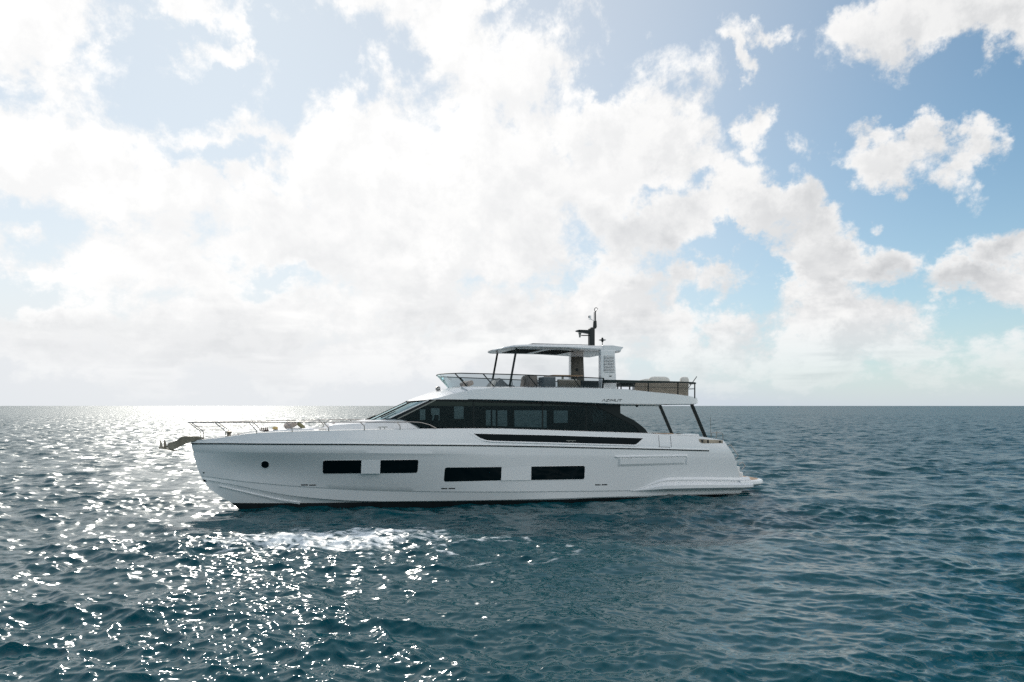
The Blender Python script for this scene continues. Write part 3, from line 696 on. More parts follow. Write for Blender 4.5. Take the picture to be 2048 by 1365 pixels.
# ------------------------------------------------------------------ decks and bulwark inner side
def deck_z(s):
    g = hz_('gun', s)
    if s < 5.5: return g-.06
    if s < 7.2: return g-.06-(g-.06-2.75)*(s-5.5)/1.7
    if s < 19: return 2.75
    return 2.35
def deck():
    rows = []
    for s in [-1.74]+lin(-1.6, 5.5, 30)+lin(5.7, 18.9, 40)+lin(19.0, 23.9, 14):
        b = b_gun(s); g = hz_('gun', s)+.004; z = deck_z(s); w = min(.15, b*.5)
        if s < 5.5:
            rows.append([(s, -b, g), (s, -(b-w), g+.012), (s, -(b-w)*.98, z), (s, -(b-w)*.5, z+.03), (s, 0, z+.04)])
        else:
            rows.append([(s, -b, g), (s, -(b-w), g+.012), (s, -(b-w)+.01, z), (s, -(b-w)*.5, z), (s, 0, z)])
    return MB().grid(rows).mirror()
deck().build('deck', M['deckwhite'], yacht, smooth=30)
tk = MB().rbar((20.08, -2.42, 3.20), (21.2, -2.42, 3.17), .3, .03); tk.rbar((21.5, -2.42, 3.15), (22.5, -2.42, 3.06), .3, .03)
tk.build('teak_capping', M['teak'], yacht)
MB().rbar((20.0, -2.5, 2.8), (22.6, -2.5, 2.75), .5, .75).build('cockpit_coaming', M['gel'], yacht, bevel=.02)
# ------------------------------------------------------------------ bow gear
rail = MB()
rt = [tuple(a) for a in T['rail_top']]
near = [(-1.93, -.0, 3.862), (-1.9, -.30, 3.862), (-1.6, -.52, 3.862), (-1.0, -.62, 3.863)] + rt
rail.tube([(a, b, c) for a, b, c in near], .024)
rail.tube([(a, -b, c) for a, b, c in near], .024)
bow_rail = rail.build('bow_rail', M['steel'], yacht)
def stanchion(p):
    for sg in (1, -1):
        MB().tube([(a, b*sg, c) for a, b, c in p], .021).build('stanchion', M['steel'], bow_rail)
stanchion([(-1.87, -.34, 3.86), (-1.42, -.43, 3.49), (-1.375, -.45, 3.40), (-1.364, -.45, 3.08)])
for i in range(6):
    a, b, c = [Vector(k) for k in T['st%d' % i]]
    a = Vector((a.x, a.y, 3.865)); foot = Vector((c.x, c.y, hz_('gun', c.x)-.02))
    stanchion([a, b+(a-b)*.12, b, b+(foot-b)*.15, foot])
for z, s0, v0, s1 in ((3.68, -1.65, -.36, .75), (3.51, -1.44, -.42, -.35)):
    for sg in (1, -1):
        MB().tube([(s0, v0*sg, z), (-.55, -.68*sg, z)]+([(s1, -1.33*sg, z)] if s1 > 0 else []), .008).build('guard_wire', M['steel'], bow_rail)
# anchor roller cheek plates
pr_ = [(-1.30, 3.16), (-1.62, 3.235), (-2.13, 3.24), (-2.24, 3.20), (-2.36, 3.09), (-2.5, 3.02), (-2.62, 2.985), (-2.71, 2.97), (-2.80, 2.79), (-2.60, 2.66), (-2.40, 2.72), (-1.95, 2.96), (-1.30, 3.10)]
br_ = MB(); br_.prism(pr_, -.16, -.125); br_.prism(pr_, .125, .16); br_.box((-1.7, -.12, 3.0), (-1.0, .12, 3.05))
br = br_.build('bow_roller', M['steeldk'], yacht, bevel=.008)
MB().lathe((-2.62, 0, 2.84), [(.085, -.12), (.05, -.02), (.05, .02), (.085, .12)], 16, 'v').build('roller', M['black'], br)
an = thing('anchor', 'weathered steel anchor with upright fluke tips hanging in the bow roller', 'anchor', (-2.8, 0, 2.75))
bA = (-2.8, 0, 2.75)
MB().rbar((-2.95, 0, 2.74), (-1.9, 0, 3.10), .05, .09).build('shank', M['steeldk'], an, bA)
MB().tube([(-3.06, -.22, 2.755), (-2.95, 0, 2.74), (-3.0, .22, 2.755)], .04).build('crown_bar', M['steeldk'], an, bA)
for v_, s_ in ((-.2, -3.0), (.2, -2.9)):
    MB().loft([[(s_+.06, v_-.07, 2.74), (s_-.05, v_-.07, 2.74), (s_-.05, v_+.07, 2.74), (s_+.06, v_+.07, 2.74)], [(s_+.03, v_-.05, 2.95), (s_-.05, v_-.05, 2.95), (s_-.05, v_+.05, 2.95), (s_+.03, v_+.05, 2.95)], [(s_-.02, v_-.01, 3.09), (s_-.05, v_-.01, 3.09), (s_-.05, v_+.01, 3.09), (s_-.02, v_+.01, 3.09)]]).build('fluke', M['steeldk'], an, bA)
MB().loft([[(-2.95, -.14, 2.70), (-2.95, .14, 2.70), (-2.95, .14, 2.76), (-2.95, -.14, 2.76)], [(-2.6, -.12, 2.62), (-2.6, .12, 2.62), (-2.6, .12, 2.68), (-2.6, -.12, 2.68)], [(-2.25, -.01, 2.52), (-2.25, .01, 2.52), (-2.25, .01, 2.535), (-2.25, -.01, 2.535)]]).build('tail_plate', M['steeldk'], an, bA)
# windlass
wl = MB().lathe((-.22, -.42, 3.17), [(.17, 0), (.17, .05), (.10, .08), (.075, .16), (.11, .21), (.13, .25), (.11, .29), (.03, .30)], 20).build('windlass', M['steeldk'], yacht)
MB().rbar((-.05, -.5, 3.24), (.22, -.55, 3.25), .16, .12).build('windlass_stopper', M['black'], wl, bevel=.02)
MB().lathe((.22, -.62, 3.19), [(.06, 0), (.06, .12), (.10, .14), (.10, .17), (.02, .18)], 14).build('bollard', M['steel'], yacht)
c = MB(); z = 3.655
c.rbar((6.09, -2.74, z), (6.53, -2.74, z), .04, .03); c.rbar((6.2, -2.74, z), (6.2, -2.74, 3.52), .03, .03, (1, 0, 0)); c.rbar((6.4, -2.74, z), (6.4, -2.74, 3.52), .03, .03, (1, 0, 0))
c.build('mooring_cleat', M['steel'], yacht)

# foredeck house: low cushion plinth forward, cowl under the windshield aft
tz = smooth_tab([(1.0, 3.46), (1.4, 3.50), (2.3, 3.585), (3.35, 3.60), (3.50, 3.42), (3.95, 3.42), (4.05, 3.75), (5.0, 3.81), (5.5, 3.835), (5.85, 3.90), (6.4, 3.955), (6.88, 4.0), (7.3, 3.98), (7.6, 3.88), (8.25, 3.50)], .12, 400)
rings = []
for s in lin(1.0, 8.25, 90):
    zt = interp(tz, s); w = interp([(1.0, .9), (2.2, 1.45), (4, 1.75), (5.5, 2.0), (8.25, 2.22)], s); zb = deck_z(s)-.05 if s < 5.5 else 3.0
    rings.append([(s, -w-.06, zb), (s, -w, zt-.10), (s, -w+.05, zt-.03), (s, -w+.18, zt), (s, 0, zt+.015), (s, w-.18, zt), (s, w-.05, zt-.03), (s, w, zt-.10), (s, w+.06, zb)])
MB().loft(rings).build('foredeck_house', M['gel'], yacht, smooth=40)

# ------------------------------------------------------------------ saloon
def vg(s, z=None): return interp([(6.5, 2.12), (7.2, 2.17), (9, 2.32), (11, 2.43), (13, 2.45), (25, 2.45)], s)
sg_top = [(7.174, 4.0), (8.80, 4.872), (9.565, 4.886), (10.889, 4.873), (13.131, 4.826), (15.206, 4.757), (18.19, 4.65), (18.2, 4.227), (18.5, 4.07), (18.93, 3.89), (19.35, 3.607), (19.61, 3.408), (19.78, 3.169)]
sg_bot = [(7.174, 3.99), (7.53, 3.92), (8.18, 3.53), (9.3, 2.78), (19.79, 2.78)]
for sg in (1, -1):
    ss_ = sorted(set(lin(7.174, 19.78, 60)+[a for a, _ in sg_top]+[a for a, _ in sg_bot if a < 19.78]))
    rows = [[(s, -vg(s)*sg, interp(sg_bot, s)+(interp(sg_top, s)-interp(sg_bot, s))*k/3) for k in range(4)] for s in ss_]
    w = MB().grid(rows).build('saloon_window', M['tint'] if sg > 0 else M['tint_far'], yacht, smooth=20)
    # after wing: opaque black arch sweeping down to the bulwark
    ai = [(a[0], a[2]) for a in T['arc_in']]
    ss_ = sorted(set(lin(16.97, 19.78, 40)+[18.19, 18.2]))
    rows = []
    for s in ss_:
        zt = interp(sg_top, s)+.01; zb = min(interp(ai+[(19.3, 2.9)], s), zt-.02)
        rows.append([(s, -(vg(s)+.006)*sg, zt), (s, -(vg(s)+.04)*sg, zt-.005), (s, -(vg(s)+.04)*sg, zb), (s, -(vg(s)+.006)*sg, zb-.01)])
    MB().loft(rows).build('window_arch', M['black'], w, smooth=30)
    ss_ = lin(17.45, 19.7, 24)
    MB().grid([[(s, -(vg(s)-.035)*sg, 2.8), (s, -(vg(s)-.035)*sg, interp(sg_top, s)-.015)] for s in ss_]).build('window_backing', M['lining'], w, smooth=0)
    # dark band along the head and the sill, and vertical joints
    def strip(name, tp, bt, off):
        rows = [[(s, -(vg(s)-.03)*sg, interp(tp, s)), (s, -(vg(s)+off)*sg, interp(tp, s)), (s, -(vg(s)+off)*sg, interp(bt, s)), (s, -(vg(s)-.03)*sg, interp(bt, s))] for s in lin(max(tp[0][0], bt[0][0]), min(tp[-1][0], bt[-1][0]), 40)]
        return MB().loft(rows).build(name, M['black'], w, smooth=30)
    strip('window_head', [(8.75, 4.95), (9.6, 4.95), (13.1, 4.90), (18.19, 4.72)], [(8.75, 4.80), (9.6, 4.79), (13.1, 4.71), (18.19, 4.52)], .008)
    for s in (10.55, 14.0, 16.3):
        strip('window_mullion', [(s, interp(sg_top, s)), (s+.07, interp(sg_top, s+.07))], [(s, 2.8), (s+.07, 2.8)], .008)
    # corner post between windshield and side glass: black, with bright edge mouldings
    A0, A1 = (6.70, -2.13*sg, 4.035), (8.49, -2.16*sg, 4.86); B0, B1 = (7.16, -2.165*sg, 3.99), (8.82, -2.30*sg, 4.875)
    rows = [[A0, tuple((Vector(A0)+Vector(B0))/2+Vector((0, -.03*sg, 0))), B0], [A1, tuple((Vector(A1)+Vector(B1))/2+Vector((0, -.03*sg, 0))), B1]]
    MB().grid(rows).build('corner_post', M['black'], w)
    MB().rbar(Vector(A0)+Vector((0, -.02*sg, .01)), Vector(A1)+Vector((0, -.02*sg, .01)), .05, .045).build('post_moulding', M['gel'], w)
    MB().rbar(Vector(B0)+Vector((-.1, -.02*sg, .02)), Vector(B1)+Vector((-.02, -.02*sg, 0)), .03, .05).build('post_moulding', M['steel'], w)
# windshield
def wsp(v, f):
    k = (v/2.15)**2; a = Vector((5.89+.83*k, v, 3.86+.17*k)); b = Vector((7.92+.575*k, v, 4.82+.035*k)); return a+(b-a)*f
ws = MB().grid([[wsp(v, f) for f in lin(0, 1, 5)] for v in lin(-2.13, 2.13, 25)]).build('windshield', M['wsglass'], yacht)
for v in (-.72, .72):
    MB().rbar(wsp(v, 0)+Vector((-.02, 0, .01)), wsp(v, 1)+Vector((-.02, 0, .01)), .07, .03).build('windshield_mullion', M['black'], ws)
for v, f0, f1 in ((.95, 0.0, .40), (-.30, .08, .66), (-1.55, .10, .68)):
    a, b = wsp(v, f0)+Vector((-.06, 0, .04)), wsp(v*.97, f1)+Vector((-.05, 0, .03))
    m_ = a+(b-a)*.55
    w_ = MB(); w_.tube([a+Vector((-.06, 0, -.02)), a, m_], [.03, .028, .018], 6); w_.build('wiper', M['black'], ws)
# inside: floor, dark lining of the far side with its windows, after glass doors, a few pieces of furniture
MB().box((7.3, -2.2, 2.70), (18.15, 2.2, 2.77)).build('saloon_floor', M['lining'], yacht)
lin_ = MB(); holes = sorted([(T['far%d' % i][0][0], T['far%d' % i][1][0], T['far%d' % i][2][2], T['far%d' % i][0][2]) for i in range(9)])
holes = [h for h in holes if h[1] < 18.1]
s = 7.6
def zhead(x): return interp(sg_top, x)-.02
def seg(a, b, z0, z1, z2):
    lin_.add([(a, 2.27, z0), (b, 2.27, z0), (b, 2.27, z2), (a, 2.27, z1)], [(0, 1, 2, 3)])
for a, b, z0, z1 in holes:
    seg(s, a, 2.8 if s > 9 else 3.5, zhead(s), zhead(a)); seg(a, b, 2.8, z0, z0); seg(a, b, z1, zhead(a), zhead(b)); s = b
seg(s, 18.1, 2.8, zhead(s), zhead(18.1))
lin_.build('saloon_lining', M['lining'], yacht, smooth=0, recalc=False)
MB().box((18.1, -2.3, 2.75), (18.14, 2.3, 4.6)).build('saloon_door', M['tint_far'], yacht)
for v in (-2.2, -.8, .8, 2.2):
    MB().box((18.08, v-.05, 2.75), (18.16, v+.05, 4.6)).build('door_post', M['black'], yacht)
ds = MB().prism([(6.6, 3.5), (6.6, 3.92), (7.6, 4.02), (7.9, 3.85), (7.9, 2.8)], -1.9, 1.9); ds.build('dashboard', M['lining'], yacht, bevel=.03)
for v in (-.9, .6):
    h = MB(); h.box((8.5, v-.3, 3.1), (9.0, v+.3, 3.35)); h.rbar((8.95, v, 3.3), (9.15, v, 4.15), .55, .14); h.build('helm_chair', M['dark'], yacht, bevel=.05)
s_ = MB(); s_.box((13.2, 1.2, 2.8), (15.9, 2.1, 3.2)); s_.box((13.2, 1.9, 3.2), (15.9, 2.15, 3.35)); s_.build('saloon_sofa', M['dark'], yacht, bevel=.05)

# ------------------------------------------------------------------ flybridge moulding
bf_t = [(7.0, 2.0), (8.0, 2.2), (9, 2.38), (11, 2.65), (14, 2.9), (18, 2.93), (21.3, 2.88), (22.1, 2.78), (22.6, 2.55), (22.9, 2.2), (23.06, 1.7)]
def bfl(s): return interp(bf_t, s)
zb_t = smooth_tab([(7.8, 4.80), (8.808, 4.882), (9.449, 4.883), (13.0, 4.819), (15.28, 4.745), (17.8, 4.657), (20.3, 4.637), (22.3, 4.65), (22.8, 4.69), (23.06, 4.74)], .4)
ze_t = smooth_tab([(8.5, 4.885), (8.899, 4.96), (9.3, 5.08), (9.725, 5.193), (10.444, 5.347), (11.1, 5.405), (11.79, 5.43), (13.25, 5.462), (14.9, 5.469), (16.9, 5.457), (17.76, 5.442), (18.68, 5.387), (19.64, 5.30), (21.27, 5.176), (21.9, 5.11), (22.5, 5.04), (22.85, 4.95), (23.06, 4.84)], .25)
zt_t = [(9.6, 5.50), (11.9, 5.515), (15.06, 5.52), (17.1, 5.497), (17.6, 5.47)]
zc_t = smooth_tab([(7.78, 4.83), (8.365, 5.06), (9.09, 5.29), (9.4, 5.37), (9.8, 5.46), (10.08, 5.54), (10.4, 5.55)], .2)
def flybridge():
    rings = []
    for s in lin(7.80, 9.95, 24)+[10.0, 10.06]+lin(10.4, 22.0, 60)+lin(22.15, 23.06, 10):
        fade = min(1, max(0, (11-s)/3.2))
        def P(f, z_, b):                          # the front edge bows forward in plan
            return (s+.80*f*f*fade, -b*f, z_)
        se = s+.80*fade; b = bfl(se); zb = interp(zb_t, se); ze = max(interp(ze_t, se), zb+.035)
        if s <= 10.0:
            zc = interp(zc_t, s); zs = zb-.02 if s > 7.95 else zb
            h = [P(0, zb-.01, b), P(.9, zb, b), P(1, zb+.02, b), P(.99, ze, b), P(.87, ze+(zc-ze)*.45, b), P(.6, ze+(zc-ze)*.85, b), P(.3, zc-.01, b), P(0, zc, b)]
        else:
            zt = interp(zt_t, s) if s < 17.6 else ze+.02; i = .35 if s < 17.6 else max(.1, .35-(s-17.6)*.3)
            zf = 5.02 if s < 17 else min(5.02, ze-.02)
            zt = max(zt, zf+.01)
            h = [(s, 0, zb-.01), (se, -b*.9, zb), (se, -b, zb+.05), (se, -(b-.02), ze), (s, -(b-i), zt), (s, -(b-i-.12), zt-.004), (s, -(b-i-.17), zf), (s, 0, zf)]
        rings.append(h)
    mb = MB().grid(rings)
    mb.f.append(tuple(range(8))); n = len(mb.v); mb.f.append(tuple(range(n-8, n)))
    return mb.mirror()
fly = flybridge().build('flybridge', M['gel'], yacht, smooth=32)
# drip moulding under the after overhang
d = MB().tube([(18.3, -2.3, 4.62), (20.5, -2.3, 4.60)], .03); d.build('overhang_moulding', M['gel'], fly)
MB().lathe((19.2, -2.35, 4.53), [(.02, 0), (.06, .04), (.07, .10)], 12).build('deck_light', M['black'], fly)
# builder's name in slanted strokes on the side
x0, x1, zb0, zt0 = 16.97, 18.02, 4.825, 4.925
def stroke_word():
    mb = MB(); w = (x1-x0)
    L = {'A': [[(0, 0), (.55, 1), (1, 0)]], 'Z': [[(0, 1), (1, 1), (0, 0), (1, 0)]], 'I': [[(.5, 0), (.5, 1)]], 'M': [[(0, 0), (.1, 1), (.5, .25), (.9, 1), (1, 0)]], 'U': [[(0, 1), (0, .15), (.2, 0), (.8, 0), (1, .15), (1, 1)]], 'T': [[(0, 1), (1, 1)], [(.5, 1), (.5, 0)]]}
    adv = {'A': .155, 'Z': .135, 'I': .035, 'M': .175, 'U': .14, 'T': .145}; gap = .043; x = 0
    for ch in 'AZIMUT':
        for line in L[ch]:
            for (a, b), (c, d) in zip(line, line[1:]):
                def at(u, h):
                    s = x0+(x+u*adv[ch]+.035*h)*w; z = zb0+h*(zt0-zb0); return Vector((s, -(bfl(s)+.006), z))
                p, q = at(a, b), at(c, d); e = (q-p).normalized()*.008
                mb.rbar(p-e, q+e, .012, .018)
        x += adv[ch]+gap
    return mb
stroke_word().build('name_lettering', M['black'], fly)
# searchlight
sl_ = MB().lathe((9.40, 0, 5.32), [(.05, 0), (.05, .06), (.03, .07)], 14).build('searchlight_foot', M['gel'], yacht)
MB().lathe((9.40, 0, 5.45), [(.02, -.13), (.075, -.12), (.115, -.05), (.12, .03), (.10, .09), (.04, .11)], 20, 's').build('searchlight_head', M['steel'], sl_)

# wind screen: smoked glass in a black frame, flaring outwards
def wtop(f):                                     # f 0 at the centre of the front, 1 at the after end, near side
    if f < .25:
        v = 2.13*f/.25; return Vector((9.42+.14*v*v*(.55+.45*v/2.13), -v, 6.165-.012*v))
    t = (f-.25)/.75; s = 10.06+(17.2-10.06)*t
    return Vector((s, -(bfl(s)-.30-.12*max(0, 1-t*3)), interp([(10.06, 6.14), (12.4, 6.10), (14.1, 6.06), (17.2, 5.97)], s)))
def wbase(f):
    if f < .25:
        v = 1.98*f/.25; return Vector((10.02+.12*v*v, -v, 5.50+.0*v))
    t = (f-.25)/.75; s = 10.49+(17.2-10.49)*t
    return Vector((s, -(bfl(s)-.40-.12*max(0, 1-t*3)), interp(zt_t, s)-.01))
ff = lin(0, .25, 14)+lin(.27, 1, 36)
scr = MB().grid([[wbase(f), wtop(f)] for f in ff]).mirror().build('wind_screen', M['screen'], yacht, smooth=40)
for fn, r, nm in ((wtop, .024, 'screen_rail'), (wbase, .02, 'screen_foot')):
    near = [fn(f) for f in ff]; far = [Vector((p.x, -p.y, p.z)) for p in reversed(near[1:])]
    MB().tube(far+near, r).build(nm, M['black'], scr)
def mull(f, g_):
    for sg in (1, -1):
        a, b = wtop(f), wbase(g_); MB().rbar((a.x, a.y*sg, a.z), (b.x, b.y*sg, b.z), .03, .05).build('screen_post', M['black'], scr)
def f_at(fn, s):
    return min(lin(.25, 1, 400), key=lambda f: abs(fn(f).x-s))
for i in range(4):
    a, b = T['mull%d' % i]
    mull(f_at(wtop, a[0]) if i else .21, f_at(wbase, b[0]) if i else .235)
for sg in (1, -1):
    a, b = wtop(1), wbase(1); MB().rbar((a.x, a.y*sg, a.z), (b.x, b.y*sg, b.z), .05, .06).build('screen_post', M['black'], scr)

# ------------------------------------------------------------------ hard top on its legs
HS = lin(0, 1, 40)
def hardtop():
    rings = []
    for i, f in enumerate(HS):
        s = 12.12+(18.45-12.12)*f
        # front corners sweep aft in plan
        w = 2.06 if s > 13 else 2.06*min(1, math.sqrt(max(0, (s-12.10)/.62)))**.9 if s < 12.72 else 2.06
        w = max(.25, min(2.06, w))
        zb = interp([(12.12, 7.385), (12.6, 7.395), (13.2, 7.425), (15.4, 7.43), (17, 7.375), (18.45, 7.33)], s)
        zt = interp([(12.12, 7.43), (12.4, 7.50), (12.8, 7.56), (13.3, 7.60), (15.4, 7.635), (17.0, 7.64), (18.0, 7.665), (18.3, 7.655), (18.45, 7.60)], s)
        cr = interp([(12.1, .0), (13.2, .06), (18, .08), (18.45, .03)], s)
        rings.append([(s, -w*.9, zb), (s, -w*.985, zb+.05), (s, -w, zb+.45*(zt-zb)), (s, -w*.975, zt-.012), (s, -w*.85, zt+cr*.4), (s, -w*.45, zt+cr*.9), (s, 0, zt+cr), (s, w*.45, zt+cr*.9), (s, w*.85, zt+cr*.4), (s, w*.975, zt-.012), (s, w, zb+.45*(zt-zb)), (s, w*.985, zb+.05), (s, w*.9, zb), (s, w*.4, zb+.012), (s, 0, zb+.015), (s, -w*.4, zb+.012)])
    return MB().loft(rings)
ht = hardtop().build('hard_top', M['gel'], yacht, smooth=40)
def under(s): return interp([(12.12, 7.385), (12.6, 7.395), (13.2, 7.425), (15.4, 7.43), (17, 7.375)], s)
for a, b in ((13.15, 14.5), (14.95, 16.25)):
    MB().add([(a, -1.2, under(a)-.006), (b, -1.2, under(b)-.006), (b, 1.35, under(b)-.006), (a, 1.35, under(a)-.006), (a, -1.2, under(a)+.03), (b, -1.2, under(b)+.03), (b, 1.35, under(b)+.03), (a, 1.35, under(a)+.03)], [(0, 1, 2, 3), (4, 5, 6, 7), (0, 1, 5, 4), (1, 2, 6, 5), (2, 3, 7, 6), (3, 0, 4, 7)]).build('skylight_panel', M['blind'], ht, smooth=0)
MB().loft([[(13.95, -1.15, 7.66), (17.05, -1.15, 7.70), (17.05, 1.15, 7.70), (13.95, 1.15, 7.66)], [(13.98, -1.13, 7.752), (17.03, -1.13, 7.765), (17.03, 1.13, 7.765), (13.98, 1.13, 7.752)]]).build('sunroof', M['grey'], ht, bevel=.01)
# pointed after wings over the legs
for sg in (1, -1):
    MB().prism([(17.45, 7.36), (18.12, 7.362), (18.42, 7.42), (18.60, 7.60), (18.50, 7.615), (18.0, 7.672), (17.45, 7.66)], -2.075*sg, -1.55*sg).build('hard_top_wing', M['gel'], ht, bevel=.015)
for sg in (1, -1):
    MB().rbar((12.98, -1.62*sg, 7.46), (12.52, -1.62*sg, 5.02), .06, .10).build('hard_top_post', M['black'], ht, bevel=.01)
    # legs
    lg = MB().loft([[(17.305, -2.12*sg, 5.40), (18.185, -2.12*sg, 5.36), (18.185, -1.80*sg, 5.30), (17.305, -1.80*sg, 5.30)], [(17.305, -2.10*sg, 7.42), (18.085, -2.10*sg, 7.42), (18.085, -1.80*sg, 7.42), (17.305, -1.80*sg, 7.42)]]).build('arch_leg', M['gel'], yacht, bevel=.025)
    def vout(z): return 2.12-.02*(z-5.4)/2
    gr = MB().prism([(17.47, 6.30), (18.06, 6.30), (18.01, 7.14), (17.47, 7.14)], -2.118*sg, -2.08*sg).build('vent_recess', M['groove'], lg)
    sl2 = MB()
    for k in range(11):
        z = 6.325+k*.0765
        sl2.loft([[(17.47, -2.100*sg, z), (17.47, -2.150*sg, z-.012), (17.47, -2.150*sg, z+.026), (17.47, -2.100*sg, z+.050)], [(18.045-.02*k/10, -2.100*sg, z), (18.045-.02*k/10, -2.150*sg, z-.012), (18.045-.02*k/10, -2.150*sg, z+.026), (18.045-.02*k/10, -2.100*sg, z+.050)]])
    sl2.build('vent_louvre', M['gel'], lg)
    MB().box((17.76, -2.14*sg, 6.09), (17.89, -2.09*sg, 6.13)).build('courtesy_light', M['black'], lg)
    pn = MB().prism([(17.33, 5.3), (18.14, 5.3), (18.06, 7.34), (17.33, 7.34)], -1.80*sg, -1.77*sg).build('veneer_panel', M['wood'], lg)
    MB().lathe((17.68, -1.77*sg, 6.62), [(.09, -.02*sg), (.09, .012*sg), (.06, .02*sg)], 18, 'v').build('loudspeaker', M['black'], pn)
# mast
ms = MB().loft([[(17.60, -.13, 7.60), (17.89, -.13, 7.60), (17.89, .13, 7.60), (17.60, .13, 7.60)], [(17.60, -.13, 8.72), (17.89, -.13, 8.72), (17.89, .13, 8.72), (17.60, .13, 8.72)], [(17.72, -.10, 8.80), (17.89, -.10, 8.80), (17.89, .10, 8.80), (17.72, .10, 8.80)]])
mast = ms.build('mast', M['black'], yacht, bevel=.015)
MB().loft([[(17.88, -.09, 8.74), (17.99, -.09, 8.74), (17.99, .09, 8.74), (17.88, .09, 8.74)], [(17.86, -.08, 8.84), (18.035, -.08, 8.84), (18.035, .08, 8.84), (17.86, .08, 8.84)], [(17.87, -.06, 9.15), (18.03, -.06, 9.17), (18.03, .06, 9.17), (17.87, .06, 9.15)]]).build('mast_top', M['black'], mast, bevel=.02)
MB().rbar((17.98, 0, 9.15), (17.975, 0, 9.68), .05, .05).build('topmast', M['black'], mast)
MB().rbar((17.905, 0, 9.15), (17.905, 0, 9.63), .03, .025).build('topmast', M['black'], mast)
MB().tube([(17.97, 0, 9.66), (17.925, 0, 9.73), (17.92, 0, 9.79), (17.96, 0, 9.85), (18.03, 0, 9.87), (18.12, 0, 9.84), (18.03, 0, 9.72), (17.99, 0, 9.64)], .02).build('mast_hook', M['black'], mast)
MB().loft([[(16.82, -.08, 8.57), (16.82, .08, 8.57), (16.82, .08, 8.60), (16.82, -.08, 8.60)], [(16.95, -.2, 8.545), (16.95, .2, 8.545), (16.95, .2, 8.635), (16.95, -.2, 8.635)], [(17.6, -.16, 8.45), (17.6, .16, 8.45), (17.6, .16, 8.645), (17.6, -.16, 8.645)]]).build('radar_arm', M['black'], mast, bevel=.015)
MB().rbar((17.16, 0, 8.355), (17.62, 0, 8.37), .08, .05).build('lamp_arm', M['black'], mast)
MB().lathe((17.07, 0, 8.24), [(.03, 0), (.05, .02), (.055, .14), (.08, .20), (.08, .27), (.03, .29)], 14).build('horn', M['steel'], mast)
bx = MB().box((17.60, -.07, 9.29), (17.70, .07, 9.43)); bx.box((17.60, -.05, 9.23), (17.76, .05, 9.25)); bx.rbar((17.74, 0, 9.22), (17.9, 0, 9.16), .03, .03); bx.rbar((17.69, 0, 9.25), (17.69, 0, 9.31), .03, .03)
bx.build('mast_camera', M['gel'], mast, bevel=.012)
MB().box((17.585, -.05, 9.31), (17.605, .05, 9.42)).build('camera_lens', M['black'], mast)
gp = MB().lathe((18.39, 0, 7.72), [(.02, 0), (.02, .30), (.05, .32), (.06, .38), (.20, .42), (.20, .435), (.06, .47), (.05, .54), (.02, .56)], 18).build('antenna', M['black'], ht)

# ------------------------------------------------------------------ after flybridge rail
cap = [(17.40, -2.20, 5.90), (17.9, -2.58, 5.89), (18.6, -2.64, 5.878), (19.8, -2.66, 5.863), (21.4, -2.66, 5.848), (22.1, -2.62, 5.832), (22.45, -2.5, 5.822), (22.68, -2.25, 5.815), (22.78, -1.8, 5.81), (22.82, 0, 5.805)]
capf = cap+[(a, -b, c) for a, b, c in reversed(cap[:-1])]
rings = []
for i, a in enumerate(capf):
    d = (Vector(capf[min(i+1, len(capf)-1)])-Vector(capf[max(i-1, 0)])).normalized(); sd_ = Vector((0, 0, 1)).cross(d).normalized()
    h = .15-.085*min(1, max(0, (a[0]-17.6)/4.0)); p0 = Vector(a)
    rings.append([p0+sd_*.06+Vector((0, 0, .01)), p0-sd_*.06+Vector((0, 0, .01)), p0-sd_*.05-Vector((0, 0, h)), p0+sd_*.05-Vector((0, 0, h))])
aft = MB().loft(rings).build('after_rail', M['capgreen'], yacht, smooth=45)
for s, zb in ((17.98, 5.40), (18.84, 5.34), (19.70, 5.27), (21.42, 5.14), (22.42, 5.0)):
    for sg in (1, -1):
        MB().rbar((s, -2.62*sg, zb), (s, -2.62*sg, interp([(a[0], a[2]) for a in cap[:8]], s)-.05), .045, .05).build('rail_stanchion', M['black'], aft)
for v in (-1.4, 0, 1.4):
    MB().rbar((22.78, v, 4.85), (22.78, v, 5.78), .05, .045).build('rail_stanchion', M['black'], aft)
mw = [(a, b*.985, c-.30-.02*(a-18)/4) for a, b, c in cap[2:]]
MB().tube(mw+[(a, -b, c) for a, b, c in reversed(mw[:-1])], .012).build('guard_wire', M['black'], aft)
MB().tube([T['flag'][0], T['flag'][1]], .022).build('flagstaff', M['black'], aft)

# after posts carrying the overhang
for sg in (1, -1):
    MB().rbar((22.83, -1.68*sg, 4.70), (23.72, -1.68*sg, 2.85), .10, .17).build('overhang_post', M['black'], yacht, bevel=.015)
# ------------------------------------------------------------------ loose things on board
def soft(name, label, cat, m, c, size, rot=None, group=None):
    o = MB().pillow((0, 0, 0), size, rot=rot).build(name, m, None, (0, 0, 0), smooth=60)
    o.location = world_of(c); return tag(o, label, cat, group)
RY = lambda d: Matrix.Rotation(R(d), 3, 'Y')
RX = lambda d: Matrix.Rotation(R(d), 3, 'X')
